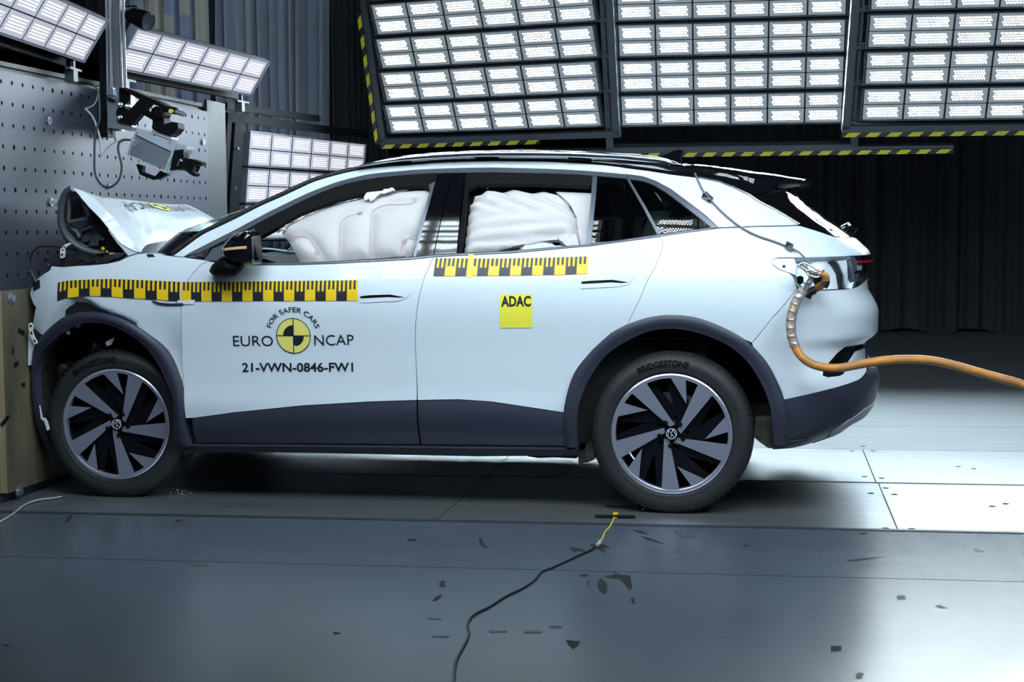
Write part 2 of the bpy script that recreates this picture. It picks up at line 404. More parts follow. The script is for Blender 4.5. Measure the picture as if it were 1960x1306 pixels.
mb = MB(); mb.box((0.5, 14.0, 3.0), (26, 0.1, 6.6)); tag(mb.build('wall_back', 'black'), kind='structure')
mb = MB(); mb.box((-9.5, 3.0, 3.0), (0.1, 22, 6.6)); tag(mb.build('wall_left', 'black'), kind='structure')
mb = MB(); mb.box((0.5, 3.0, 6.35), (20, 22, 0.1)); tag(mb.build('ceiling', 'black'), kind='structure')
# printed banner with a coarse square pattern
mb = MB()
P = [(250, -30), (388, -30), (393, 190), (262, 190)]
c0 = onY((232, -60), 6.2); c1 = onY((392, -60), 6.2); zb = onY((300, 210), 6.2)[2]
W_ = c1[0] - c0[0]; H_ = c0[2] - zb
cells = ["0011110100", "0111101010", "0011100101", "0011110011", "0001110001", "0011110000", "0001110000", "0011110000", "0011110000"]
nx, ny = 10, 9
nn = 60
V = [(c0[0] + W_ * i / nn, 6.2 + .05 * math.sin(i * .55) + .02 * math.sin(i * 1.7), c0[2] - H_ * j / ny) for j in range(ny + 1) for i in range(nn + 1)]
Fc = [((j + 1) * (nn + 1) + i, (j + 1) * (nn + 1) + i + 1, j * (nn + 1) + i + 1, j * (nn + 1) + i) for j in range(ny) for i in range(nn)]
mi = [int(cells[j][min(9, i * 10 // nn)]) for j in range(ny) for i in range(nn)]
o = mk('banner', V, Fc, ['banner1', 'banner2'], None, True, mi)
tag(o, 'hanging banner of blue and beige squares behind the barrier', 'banner')

# ------------------------------------------------------------------ crash barrier
BX = -3.20
bar = empty('crash_barrier', (BX, 1.5, 0), 'massive steel faced crash barrier full of bolt holes at the left', 'barrier')
mb = MB(); mb.box((BX - 1.02, 0.99, 1.075), (1.96, 3.98, 2.05), 0); mb.build('barrier_block', 'plate2', bar)
# perforated face plate, real holes
mb = MB()
py0, pz0, dy, dz = 0.03 - 0.1043 * 7 - 0.04, 2.022 - 0.1035 * 19, 0.1043, 0.1035
ncol, nrow = 33, 20
K = 8
for i in range(ncol):
    for j in range(nrow):
        cy_ = py0 + i * dy; cz_ = pz0 + j * dz
        if cy_ + dy / 2 > 2.70: continue
        r = 0.0095 if rng.random() > .12 else 0.012
        sq = []
        for k in range(K):
            a = 2 * math.pi * (k + .5) / K; m_ = max(abs(math.cos(a)), abs(math.sin(a)))
            sq.append((BX, cy_ + math.cos(a) / m_ * dy / 2, cz_ + math.sin(a) / m_ * dz / 2))
        # true cell corners
        cn = [(BX, cy_ + dy / 2, cz_ + dz / 2), (BX, cy_ - dy / 2, cz_ + dz / 2), (BX, cy_ - dy / 2, cz_ - dz / 2), (BX, cy_ + dy / 2, cz_ - dz / 2)]
        ring = [(BX, cy_ + r * math.cos(2 * math.pi * k / K + math.pi / 8), cz_ + r * 1.15 * math.sin(2 * math.pi * k / K + math.pi / 8)) for k in range(K)]
        deep = [(BX - 0.014, b, c) for a, b, c in ring]
        V = cn + ring + deep
        Fc = []
        for q in range(4):
            a0 = 2 * q; a1 = 2 * q + 1; a2 = (2 * q + 2) % 8
            Fc.append((q, 4 + a1, 4 + a0)); Fc.append((q, (q + 1) % 4, 4 + a2, 4 + a1))
        mb.add(V, Fc, 0)
        mb.add(V, [(4 + k, 4 + (k + 1) % K, 12 + (k + 1) % K, 12 + k) for k in range(K)] + [tuple(12 + k for k in range(K))], 1)
y0 = py0 - dy / 2; y1 = py0 + (int((2.70 - dy / 2 - py0) / dy) + .5) * dy
mb.mi  # plate edges
o = mb.build('face_plate', ['plate', 'hole'], bar)
mb = MB(); mb.box((BX - .012, (y1 + 2.98) / 2 + .002, 1.10), (.022, 2.98 - y1, 2.10)); mb.box((BX - .06, 0.98, 2.112), (.08, 3.96, .022)); mb.build('border_strip', 'plate2', bar)
mb = MB()
for (p, r) in [((91, 231), .020), ((96, 387), .020), ((387, 272), .018), ((207, 357), .015), ((103, 386), .012), ((113, 388), .013)]:
    c = onX(p, BX); mb.lathe([(0.0, r), (.012, r), (.012, r * .55), (.002, r * .5), (.002, 0)], c, (1, 0, 0), 16)
mb.build('anchor_ring', 'alu', bar)

# plywood panel on the lower part of the barrier
ply = empty('plywood_panel', (-3.18, .9, 0.03), 'stained plywood board bolted to the barrier face beside the front wheel', 'board')
mb = MB(); mb.box((-3.178, 0.90, 0.535), (.038, 2.10, 0.97)); 
o = mb.build('board', ['wood', 'woodedge'], ply)
for p in o.data.polygons:
    if abs(p.normal.y) > .9: p.material_index = 1
for p in [(20, 571), (35, 941)]:
    c = onX(p, -3.158); mb = MB()
    mb.lathe([(0, .028), (.004, .028), (.006, .018), (.018, .018), (.018, 0)], c, (1, 0, 0), 20); mb.build('bolt', 'alu', ply, True)
for pts in [[(35, 627), (47, 634), (46, 643), (34, 637)], [(24, 662), (27, 668), (26, 680), (23, 676)], [(26, 697), (36, 690), (35, 700), (28, 705)], [(41, 734), (49, 732), (48, 742), (42, 741)], [(76, 744), (82, 748), (80, 756), (76, 752)]]:
    P = [onX(p, -3.157) for p in pts]; P = P if sum((P[i][1] * P[(i + 1) % 4][2] - P[(i + 1) % 4][1] * P[i][2]) for i in range(4)) > 0 else P[::-1]
    mb = MB(); mb.prism(P, [(p[1], p[2]) for p in P], (-.001, 0, 0)); mb.build('tape_scrap', 'blacktape', ply)

# ------------------------------------------------------------------ LED lamps
def frame_of(U_, V_):
    u = np.array(U_, float); v = np.array(V_, float)
    n = np.cross(u, v); return u / np.linalg.norm(u), v / np.linalg.norm(v), n / np.linalg.norm(n)
LM = {}
def lens_mesh(m, w_, h_):
    key = (m, round(w_, 3), round(h_, 3))
    if key not in LM:
        me = bpy.data.meshes.new('led_module')
        t = .006
        V = [(0, 0, 0), (w_, 0, 0), (w_, h_, 0), (0, h_, 0), (0, 0, t), (w_, 0, t), (w_, h_, t), (0, h_, t)]
        Fc = [(4, 5, 6, 7), (0, 1, 5, 4), (1, 2, 6, 5), (2, 3, 7, 6), (3, 0, 4, 7)]
        me.from_pydata(V, [], Fc); me.materials.append(M[m]); me.materials.append(M['alu'])
        me.polygons.foreach_set('material_index', [0, 1, 1, 1, 1])
        l = me.uv_layers.new(name='UVMap'); uv = [(0, 0), (1, 0), (1, 1), (0, 1)] + [(0, 0)] * 16
        l.data.foreach_set('uv', [c for t_ in uv for c in t_]); me.update(); LM[key] = me
    return LM[key]
HM = {}
def housing_mesh(Lx, H, edge):
    key = (round(Lx, 3), round(H, 3), edge)
    if key not in HM:
        b = MB(); b.box((Lx / 2, H / 2, -.045), (Lx, H, .07), 0)
        b.box((Lx / 2, -.004, -.02), (Lx + .02, .008, .05), 1); b.box((Lx / 2, H + .004, -.02), (Lx + .02, .008, .05), 1)
        b.box((-.008, H / 2, -.02), (.012, H + .016, .05), 1); b.box((Lx + .008, H / 2, -.02), (.012, H + .016, .05), 1)
        me = bpy.data.meshes.new('light_bar'); me.from_pydata(b.V, [], b.F)
        me.materials.append(M['framedark']); me.materials.append(M['alu' if edge else 'frame'])
        me.polygons.foreach_set('material_index', b.mi); me.update(); HM[key] = me
    return HM[key]
def light_bar(parent, O, U_, V_, m, edge=False, name='light_bar', cols=6):
    Lx = np.linalg.norm(U_); H = np.linalg.norm(V_); u, v, n = frame_of(U_, V_); v = np.cross(n, u)
    T = Matrix([[u[i], v[i], n[i], O[i]] for i in range(3)] + [[0, 0, 0, 1]])
    h = bpy.data.objects.new(name, housing_mesh(Lx, H, edge)); link(h, parent); h.matrix_basis = T
    cw = Lx / cols; mw = cw * .955; mh = H / 2 * .94
    me = lens_mesh(m, mw, mh)
    for i in range(cols):
        for j in range(2):
            c = bpy.data.objects.new('led_module', me); COL.objects.link(c)
            c.parent = h; c.matrix_parent_inverse = Matrix.Identity(4)
            c.matrix_basis = Matrix.Translation((i * cw + cw * .0225, j * H / 2 + H * .015, -.008))
    return h
def hazard(parent, a, b, w_, up, nrm, per=.115):
    """yellow blocks on a black strip from a to b"""
    a = np.array(a, float); b = np.array(b, float); L_ = np.linalg.norm(b - a); t = (b - a) / L_; up = np.array(up, float); n = np.array(nrm, float)
    mb = MB(); V = [a, b, b + up * w_, a + up * w_]; mb.add([q + n * .002 for q in V], [(0, 1, 2, 3)], 0)
    k = int(L_ / (2 * per * .62))
    pp = L_ / k
    for i in range(k):
        s0 = i * pp + .1 * pp; s1 = s0 + pp * .56; sh = .25 * pp
        mb.add([a + t * s0 + n * .004, a + t * s1 + n * .004, a + t * min(s1 + sh, L_) + up * w_ + n * .004, a + t * (s0 + sh) + up * w_ + n * .004], [(0, 1, 2, 3)], 1)
    o = mk('hazard_tape', mb.V, mb.F, ['blacktape', 'hazy'], parent, False, mb.mi); return o

def bank(bl, br, nrows, tilt, m, label, group, lowrail=0.0, extend=False, nhv=None, near=False, tape=True, pitch=.2745, H=.236):
    """lamp bank: bl, br bottom corners in world, rows stacked upward leaning by tilt toward side"""
    bl = np.array(bl, float); br = np.array(br, float)
    Lx = np.linalg.norm(br - bl); u = (br - bl) / Lx
    nh = np.array([u[1], -u[0], 0]); nh /= np.linalg.norm(nh)      # horizontal, toward the lit side
    if nhv is not None: nh = np.array(nhv, float)
    v = math.cos(tilt) * np.array([0, 0, 1.0]) + math.sin(tilt) * nh
    n = np.cross(u, v); n /= np.linalg.norm(n)
    root = empty('light_bank', tuple(bl), label, 'light bank', group)
    for r in range(nrows):
        light_bar(root, bl + v * (r * pitch), u * Lx, v * H, m)
    fb = MB(); top = nrows * pitch
    lo = -0.085 - lowrail
    o1 = .10
    def pt(a, b, c=0.0): return bl + u * a + v * b + n * c
    fb.beam(pt(-o1, lo, -.06), pt(-o1, top, -.06), .055, .07, n); fb.beam(pt(Lx + o1, lo, -.06), pt(Lx + o1, top, -.06), .055, .07, n)
    fb.beam(pt(-o1 - .03, lo, -.06), pt(Lx + o1 + .03, lo, -.06), .05, .07, n); fb.beam(pt(-o1, top, -.06), pt(Lx + o1, top, -.06), .05, .07, n)
    for r in range(1, nrows):
        fb.beam(pt(-o1, r * pitch - .018, -.08), pt(Lx + o1, r * pitch - .018, -.08), .03, .05, n)
    for r in range(nrows):
        for xx in (-.045, Lx + .045):
            fb.lathe([(0, .007), (.012, .007), (.012, 0)], pt(xx, r * pitch + H / 2, -.03), n, 8)
            fb.beam(pt(xx, r * pitch, -.05), pt(xx, r * pitch + H, -.05), .015, .012, n)
    fb.build('frame', 'frame', root)
    if tape:
        a = pt(-o1 - .03 if not extend else -o1 - .75, lo - .06, -.03); b = pt(Lx + o1 + (.72 if extend else -.62), lo - .06, -.03)
        hazard(root, a, b, .035, v, n)
        if extend:
            fb = MB(); fb.beam(pt(-o1 - .75, lo - .02, -.06), pt(Lx + o1 + .72, lo - .02, -.06), .04, .05, n); fb.build('lower_rail', 'frame', root)
    return root, pt, top, n, v, u
ZB = 2.06
def zc(p, Z=ZB): return onZ(p, Z)
r1, pt1, top1, n1, v1, u1 = bank(zc((748, 255)), zc((1152, 241)), 6, math.radians(27), 'ledfar', 'leftmost of the three overhead LED banks across the track', 'overhead LED banks', nhv=(0, -1, 0))
hazard(r1, pt1(-.165, -.10, -.02), pt1(-.165, 1.0, -.02), .035, u1, n1)
bank(zc((1190, 241)), zc((1611, 234)), 6, math.radians(27), 'ledfar', 'middle overhead LED bank with six columns of lamps above the car', 'overhead LED banks', lowrail=.13, extend=True)
p3 = zc((1649, 230)); d3 = zc((1960, 226)) - p3; d3 = d3 / np.linalg.norm(d3) * 1.75
bank(p3, p3 + d3, 6, math.radians(27), 'ledfar', 'rightmost overhead LED bank, cut by the right edge of the frame', 'overhead LED banks')
# banks over the near side of the track (they light the visible flank of the car)
for k, x0 in enumerate((3.45, 1.4, -0.65)):
    bank((x0, -2.30, 2.36), (x0 - 1.72, -2.30, 2.36), 6, math.radians(27), 'lednear', 'overhead LED bank over the near side, ' + ('at its open end', 'beside the rear door of the car', 'closest to the barrier')[k], 'near side LED banks', tape=False)

# ------------------------------------------------------------------ car body surface
ZT = [.10, .20, .28, .34, .42, .49, .53, .60, .72, .85, .92, 1.0, 1.08, 1.14, 1.18, 1.24, 1.30, 1.40, 1.50, 1.55, 1.62, 1.72]
IT = [.12, .085, .055, .032, .014, .010, .016, .022, .024, .012, .005, .007, .024, .046, .066, .091, .119, .171, .229, .262, .315, .40]
_z = np.linspace(0.05, 1.8, 700); _i = np.interp(_z, ZT, IT)
_k = np.exp(-.5 * (np.arange(-24, 25) / 8.0) ** 2); _k /= _k.sum()
_i = np.convolve(np.pad(_i, 24, mode='edge'), _k, 'valid')
XZ = [.20, .26, .30, .35, .42, .46, .50, .58, .61, .64, .66, .75, .772, .784, .795, .90, .92, .96, 1.0, 1.04, 1.09, 1.15, 1.19, 1.22, 1.25, 1.29, 1.33, 1.38, 1.41, 1.47, 1.6]
XV = [.60, .62, .67, .82, .915, .935, .95, .962, .958, .935, .905, .895, .905, .94, .953, .955, .95, .93, .905, .90, .925, .925, .905, .872, .84, .785, .722, .655, .605, .565, .50]
XR0, XF0, XF1, FY = 0.20, -2.85, -3.148, 0.07
NE = 3.4
_t = np.linspace(0, math.pi / 2, 2000)
_U = np.sin(_t) ** (2 / NE); _V = 1 - np.cos(_t) ** (2 / NE)
_d = np.r_[0, np.cumsum(np.hypot(np.diff(_U) * .72, np.diff(_V) * .92))]
RL = _d[-1]
_tf = np.linspace(0, math.pi / 2, 300); _uf = np.sin(_tf); _vf = 1 - np.cos(_tf)
_df = np.r_[0, np.cumsum(np.hypot(np.diff(_uf) * (XF0 - XF1), np.diff(_vf) * FY))]
FL = _df[-1]
YC = 0.926
def surf0(s, z):
    s = np.asarray(s, float); z = np.asarray(z, float)
    ins = np.interp(z, _z, _i); xe = np.interp(z, XZ, XV)
    x = s.copy(); y = ins.copy()
    r = s > XR0
    d = np.clip(s - XR0, 0, RL); U = np.interp(d, _d, _U); V = np.interp(d, _d, _V)
    x = np.where(r, XR0 + (xe - XR0) * U, x); y = np.where(r, ins + (YC - ins) * V, y)
    f = s < XF0
    d = np.clip(XF0 - s, 0, FL); U = np.interp(d, _df, _uf); V = np.interp(d, _df, _vf)
    x = np.where(f, XF0 + (XF1 - XF0) * U, x); y = np.where(f, ins + FY * V + np.clip(XF0 - s - FL, 0, 9), y)
    # front fender sinks a little toward the crushed corner
    q = np.clip((-2.3 - s) / .8, 0, 1); y = y + .035 * q * q
    return np.stack([x, y, np.broadcast_to(z, x.shape)], -1)
def surfn(s, z):
    e = 2e-3
    a = surf0(np.asarray(s) + e, z) - surf0(np.asarray(s) - e, z); b = surf0(s, np.asarray(z) + e) - surf0(s, np.asarray(z) - e)
    n = np.cross(a, b); return n / (np.linalg.norm(n, axis=-1, keepdims=True) + 1e-12)
def surf(s, z, off=0.0):
    P = surf0(s, z)
    if np.any(np.asarray(off) != 0): P = P + surfn(s, z) * (np.asarray(off)[..., None] if np.ndim(off) else off)
    return P
SG = np.linspace(-3.35, XR0 + RL, 1600)
_cache = {}
def p2s(p):
    p = (float(p[0]), float(p[1]))
    if p in _cache: return _cache[p]
    z = np.full(SG.shape, 1.32 - (p[1] - 435) * 7 / 2850.)
    for _ in range(7):
        X, Y_, D = proj(surf0(SG, z)); z = z + (Y_ - p[1]) * D / F
    X, Y_, D = proj(surf0(SG, z)); f = X - p[0]
    k = np.where((f[:-1] <= 0) & (f[1:] > 0))[0]
    if len(k): k = k[0]; t = -f[k] / (f[k + 1] - f[k]); r = (SG[k] + t * (SG[k + 1] - SG[k]), z[k] + t * (z[k + 1] - z[k]))
    else:
        k = int(np.argmin(np.abs(f))); r = (SG[k], z[k])
    _cache[p] = r; return r
def S(ps): return np.array([p2s(p) for p in ps])
def densify(P, h, closed=True):
    out = []; n = len(P)
    for i in range(n if closed else n - 1):
        a = P[i]; b = P[(i + 1) % n]; k = max(1, int(math.ceil(np.linalg.norm(b - a) / h)))
        out += [a + (b - a) * j / k for j in range(k)]
    if not closed: out.append(P[-1])
    return np.array(out)
def shrink(P, d):
    n = len(P); out = []
    for i in range(n):
        a, b, c = P[i - 1], P[i], P[(i + 1) % n]
        e1 = b - a; e2 = c - b; e1 /= np.linalg.norm(e1) + 1e-12; e2 /= np.linalg.norm(e2) + 1e-12
        n1 = np.array([-e1[1], e1[0]]); n2 = np.array([-e2[1], e2[0]])
        m = n1 + n2; l = np.linalg.norm(m)
        if l < .3: out.append(b + n1 * d); continue
        m /= l; out.append(b + m * d / max(.5, np.dot(m, n1)))
    return np.array(out)
def inpoly(Q, P):
    x, y = Q[:, 0], Q[:, 1]; r = np.zeros(len(Q), bool); n = len(P); j = n - 1
    for i in range(n):
        c = ((P[i, 1] > y) != (P[j, 1] > y)) & (x < (P[j, 0] - P[i, 0]) * (y - P[i, 1]) / (P[j, 1] - P[i, 1] + 1e-15) + P[i, 0])
        r ^= c; j = i
    return r
def segdist(Q, P, closed=True):
    d = np.full(len(Q), 9.0); n = len(P)
    for i in range(n if closed else n - 1):
        a = P[i]; b = P[(i + 1) % n]; ab = b - a; t = np.clip(((Q - a) @ ab) / (ab @ ab + 1e-15), 0, 1)
        d = np.minimum(d, np.linalg.norm(Q - (a + t[:, None] * ab), axis=1))
    return d
def rimmed(V, N, Fc, th):
    V = list(V); N = list(N); E = {}
    for f in Fc:
        for i in range(len(f)):
            a, b = f[i], f[(i + 1) % len(f)]
            E[(a, b)] = 1
    B = [(a, b) for (a, b) in E if (b, a) not in E]
    F2 = list(Fc); mp = {}; 
    for a, b in B:
        q = []
        for k in (a, b):
            if k not in mp:
                mp[k] = (len(V), len(V) + 1); V.append(V[k]); N.append(N[k]); V.append(np.array(V[k]) - np.array(N[k]) * th); N.append(N[k])
            q.append(mp[k])
        F2.append((q[1][0], q[0][0], q[0][1], q[1][1]))
    return V, F2
PANELS = []
def panel(name, px, m, parent, gap=.0014, off=0.0, th=.018, h=.04, fn=None, sm=True, sz=None, far=False, grid=None):
    P = S(px) if sz is None else np.array(sz, float)
    ar = sum(P[i][0] * P[(i + 1) % len(P)][1] - P[(i + 1) % len(P)][0] * P[i][1] for i in range(len(P)))
    if ar < 0: P = P[::-1]
    P = densify(P, h)
    if gap: P = shrink(P, gap)
    g = grid or h
    lo = P.min(0); hi = P.max(0)
    gx = np.arange(lo[0] + g * .37, hi[0], g); gz = np.arange(lo[1] + g * .41, hi[1], g)
    Q = np.array([(a, b) for a in gx for b in gz]) if len(gx) and len(gz) else np.zeros((0, 2))
    if len(Q): Q = Q[inpoly(Q, P)]
    if len(Q): Q = Q[segdist(Q, P) > g * .42]
    A = [Vector(p) for p in P] + [Vector(q) for q in Q]
    r = geometry.delaunay_2d_cdt(A, [], [list(range(len(P)))], 1, 1e-6)
    vs = np.array([v[:] for v in r[0]]); fs = [tuple(f) for f in r[2]]
    o = np.full(len(vs), off, float)
    fp = FN.get(parent.name)
    if fp and fn is None and off >= 0: o = o + fp(vs)
    if fn is not None: o = o + fn(vs)
    N = surfn(vs[:, 0], vs[:, 1]); V = surf0(vs[:, 0], vs[:, 1]) + N * o[:, None]
    f2 = []
    for f in fs:
        a, b, c = vs[f[0]], vs[f[1]], vs[f[2]]
        f2.append(f if (b[0] - a[0]) * (c[1] - a[1]) - (b[1] - a[1]) * (c[0] - a[0]) > 0 else f[::-1])
    if th: V, f2 = rimmed(V, N, f2, th)
    ob = mk(name, V, f2, m, parent, sm)
    if fn is not None and isinstance(m, str) and m == 'white': FN[ob.name] = fn
    if far: PANELS.append(ob)
    return ob
def band(name, A, B, m, parent, n=None, k=3, off=None, th=.012, far=False, sm=True, closed=False, sz=False, mi=None):
    """strip between two traced lines; off(t, w) gives the relief"""
    A = S(A) if not sz else np.array(A, float); B = S(B) if not sz else np.array(B, float)
    if n is None: n = max(4, int(np.sum(np.linalg.norm(np.diff(A, axis=0), axis=1)) / .03))
    A = resamp(A, n); B = resamp(B, n)
    G = np.array([[A[i] * (1 - j / k) + B[i] * (j / k) for j in range(k + 1)] for i in range(n)])
    o = np.zeros((n, k + 1))
    if off is not None: o = np.array([[off(i / (n - 1), j / k) for j in range(k + 1)] for i in range(n)])
    vs = G.reshape(-1, 2); N = surfn(vs[:, 0], vs[:, 1]); V = surf0(vs[:, 0], vs[:, 1]) + N * o.reshape(-1, 1)
    fs = [(i * (k + 1) + j, (i + 1) * (k + 1) + j, (i + 1) * (k + 1) + j + 1, i * (k + 1) + j + 1) for i in range(n - 1) for j in range(k)]
    a, b, c = vs[fs[0][0]], vs[fs[0][1]], vs[fs[0][2]]
    tot = sum((vs[f[1]][0] - vs[f[0]][0]) * (vs[f[2]][1] - vs[f[0]][1]) - (vs[f[1]][1] - vs[f[0]][1]) * (vs[f[2]][0] - vs[f[0]][0]) for f in fs)
    if tot < 0: fs = [f[::-1] for f in fs]
    if th: V, fs = rimmed(V, N, fs, th)
    ob = mk(name, V, fs, m, parent, sm)
    if far: PANELS.append(ob)
    return ob
def decal(name, polys, m, parent, off=.0022):
    """polys: list of (sz points, faces, material index)"""
    V = []; Fc = []; mi = []
    fp = FN.get(parent.name) or (FN.get(parent.parent.name) if parent.parent else None)
    for P, fs, k in polys:
        P = np.array(P, float); n = len(V)
        V += list(surf(P[:, 0], P[:, 1], off + .0004 * k + (fp(P) if fp else np.zeros(len(P))))); Fc += [tuple(i + n for i in f) for f in fs]; mi += [k] * len(fs)
    return mk(name, V, Fc, m, parent, False, mi)
def mirrored(o, name=None, parent=None):
    me = o.data.copy()
    c = np.zeros(len(me.vertices) * 3); me.vertices.foreach_get('co', c); c[1::3] = 2 * YC - c[1::3]; me.vertices.foreach_set('co', c)
    me.flip_normals(); me.update()
    q = bpy.data.objects.new(name or o.name.split('.')[0], me); return link(q, parent or o.parent)

car = empty('car', (-1.1, YC, 0), 'white electric crossover, front crushed against the barrier, airbags out', 'car')
def subgroup(x): return x

# ---- lines traced on the body
ROOF_T = [(333, 489), (350, 477), (387, 450), (420, 434), (460, 414.5), (500, 394), (540, 376.5), (575, 360), (603, 347.5), (640, 336.5), (664, 330.5), (695, 324.5), (725, 320.5), (786, 316), (820, 313), (860, 310.5), (943, 308.6), (1045, 310), (1106, 313), (1150, 316), (1192, 321)]
ROOF_B = [(350, 491.5), (365, 483), (408, 461), (440, 445), (479, 424.5), (510, 408), (540, 393), (575, 376), (603, 364), (640, 350), (664, 343), (695, 335.5), (725, 331), (786, 325.5), (820, 323.5), (860, 322), (943, 320.5), (1045, 323), (1100, 325.5), (1150, 329), (1198, 333.5)]
QT = [(1192, 321), (1240, 327), (1284, 334), (1337, 340.5), (1365, 346), (1406, 360), (1435, 374.5), (1481, 401), (1505, 415), (1530, 430.5)]
SP = [(1597, 453.5), (1638, 456)]
BELT = [(414, 503), (486, 508), (560, 507.5), (640, 505), (720, 501), (784, 497.5), (829, 492.5), (870, 490), (984, 484.5), (1050, 478.5), (1127, 471.5), (1180, 464.5), (1263, 453.5), (1320, 445), (1374.5, 437)]
BELT2 = [(414, 497), (486, 502.5), (560, 502), (640, 499.5), (720, 495.5), (784, 491.5), (829, 487), (870, 485), (984, 479), (1050, 473.5), (1127, 467), (1180, 460), (1259, 448), (1318, 440), (1366, 434.5)]
ARO_R = [(1083, 853), (1079.6, 793), (1081.6, 776), (1089.4, 741.6), (1104, 707), (1133.5, 670.6), (1170, 637.6), (1201, 621), (1240, 608), (1280, 603), (1329, 607), (1378, 624), (1427, 651), (1463.7, 687.8), (1488, 732), (1500.4, 766), (1506.5, 800), (1508, 846)]
ARI_R = [(1106.5, 852), (1105, 800), (1114, 756), (1136, 712), (1165, 675.5), (1207, 648.6), (1246, 632.7), (1280, 628.5), (1300, 629.5), (1341, 637.6), (1390, 658), (1427, 687.8), (1456, 732), (1473.5, 776), (1478, 812.7), (1479.6, 846)]
ARO_F = [(371, 850), (354.3, 803), (350.7, 740.4), (345, 720.6), (330.4, 689), (312, 663.6), (284.5, 639.7), (251.4, 617.6), (214.6, 603), (179.7, 597.4), (144.8, 599), (119, 610), (95, 630.5), (73, 654.4), (57.5, 685.7), (53.8, 720.6), (54.7, 736.8), (60, 777), (73, 825), (88, 865), (100.7, 884)]
ARI_F = [(341, 846), (337.8, 843), (336, 810), (334, 764), (321, 730), (308.4, 702), (291.8, 676.5), (269.8, 652.6), (238.5, 632), (205.4, 619.5), (168.7, 616.7), (143, 625), (119, 640), (95, 662), (79.5, 684), (72, 711), (71, 737), (76.8, 781), (88, 823), (97, 851), (119, 884)]

ROOF_T0 = list(ROOF_T)
def sm(P, k=4): return [tuple(p) for p in smoothpath(P, k)]
ARO_R = sm(ARO_R); ARI_R = sm(ARI_R); ARO_F = sm(ARO_F); ARI_F = sm(ARI_F); ROOF_T = sm(ROOF_T, 3); ROOF_B = sm(ROOF_B, 3)
FN = {}
# ---- white panels
LIPS = S([(80, 646), (86, 628), (97, 608), (108, 592), (121, 578), (134, 570.5), (147, 568), (158, 569.5), (172, 575), (188, 586), (208, 596), (236, 606), (262, 620), (262, 660), (180, 680), (90, 690)]); LIPN = 13
def fcrease(vs):     # crumpled fender: shallow folds
    x, z = vs[:, 0], vs[:, 1]
    a = np.clip((x + 2.35) / -.8, 0, 1)
    d1 = np.abs((z - 1.02) + .16 * (x + 2.85))
    o = -.006 * a * np.exp(-(d1 / .05) ** 2) + .003 * a * np.sin(x * 26 + z * 9) * np.sin(z * 21)
    # the torn lip above the wheel is bent inward below this line
    ins = inpoly(vs, LIPS); dd = segdist(vs, LIPS[:LIPN], False)
    o -= np.where(ins, .055 * (1 - np.exp(-dd / .030)), 0)
    o -= .020 * np.exp(-(((x + 2.40) / .07) ** 2 + ((z - .72) / .14) ** 2))
    return o
fender_px = [(98.5, 509), (121, 511), (168.7, 508), (205, 504.6), (227.5, 500), (246, 491.5), (262, 486.5), (279, 484.5), (299, 485.5), (332, 491), (350, 492.5), (388.5, 497.5), (400, 500), (385, 506), (364, 530), (350, 552), (346, 582), (347.5, 640), (348.7, 690), (351, 740), (354.3, 800), (350.7, 742), (345, 722), (330.4, 691), (312, 665), (284.5, 641), (251.4, 619), (214.6, 604), (190, 597), (178, 591.5), (166, 592), (152, 584), (139, 577.5), (132, 592), (123, 608), (95, 630), (84, 642), (76.8, 640.6), (67.6, 636), (61, 627), (65.7, 603), (68.5, 588), (64, 581.8), (57.8, 560.7), (62, 542), (71, 533), (95, 517)]
fender_px = [p for p in fender_px if p != (354.3, 800)]
fender = panel('front_fender', fender_px, 'white', car, h=.017, fn=fcrease, th=.02)
# far side keeps a plain fender
fdoor_px = [(346, 582), (350, 552), (364, 530), (385, 506), (400, 500), (414, 503)] + BELT[1:6] + [(829, 492.5), (826.5, 499), (817, 520), (810.6, 536), (799.6, 582.5), (795.5, 619), (794.7, 660), (796.7, 700), (798, 766.4), (705.7, 769.4), (577, 777), (448.6, 790), (369, 800.7), (355, 801), (351, 740), (348.7, 690), (347.5, 640)]
def doorfn(vs):
    return -.004 * np.exp(-((vs[:, 1] - .56) / .05) ** 2)
fdoor = panel('front_door', fdoor_px, 'white', car, fn=doorfn, far=True, h=.04)
rdoor_px = [(829, 492.5)] + BELT[7:13] + [(1269, 464), (1266, 482), (1255, 510), (1240, 536), (1225.7, 570), (1201, 621), (1170, 637.6), (1133.5, 670.6), (1104, 707), (1089.4, 741.6), (1081.6, 776), (1080, 790), (1078.6, 790), (1005.7, 779), (941.5, 769.4), (877, 765), (799, 766.4), (796.7, 700), (794.7, 660), (795.5, 619), (799.6, 582.5), (810.6, 536), (817, 520), (826.5, 499)]
rdoor = panel('rear_door', rdoor_px, 'white', car, fn=doorfn, far=True)
# upper side: cant rail and rear quarter, then the lower quarter
cant = band('cant_rail', ROOF_T, ROOF_B, 'white', car, k=4, far=True, th=.03)
quarter_up = panel('rear_quarter_panel', QT + [(1500, 432), (1450, 433), (1376, 435.5), (1374.5, 436), (1352, 414), (1324.5, 392.5), (1283.7, 362), (1255, 346.5), (1230.6, 338), (1198, 333.5)], 'white', car, far=True, h=.035)
LOWQ = [(1376, 437.5), (1450, 434.8), (1500, 433.6), (1531, 432.5), (1565, 443), (1597, 453.8), (1637.5, 456.5), (1652.7, 465.4), (1664, 476), (1667.5, 483), (1664, 487.5), (1626, 490), (1590, 491.5), (1540, 493), (1500, 493), (1490, 493.3)]
BQ = [(1269, 464), (1263, 453.5), (1320, 445)] + LOWQ + [(1484, 494.3), (1477, 498), (1480, 508), (1490, 516), (1512, 524), (1520, 534), (1526, 553), (1480, 606), (1439, 656), (1427, 651), (1378, 624), (1329, 607), (1280, 603), (1240, 608), (1201, 621), (1225.7, 570), (1240, 536), (1255, 510), (1266, 482)]
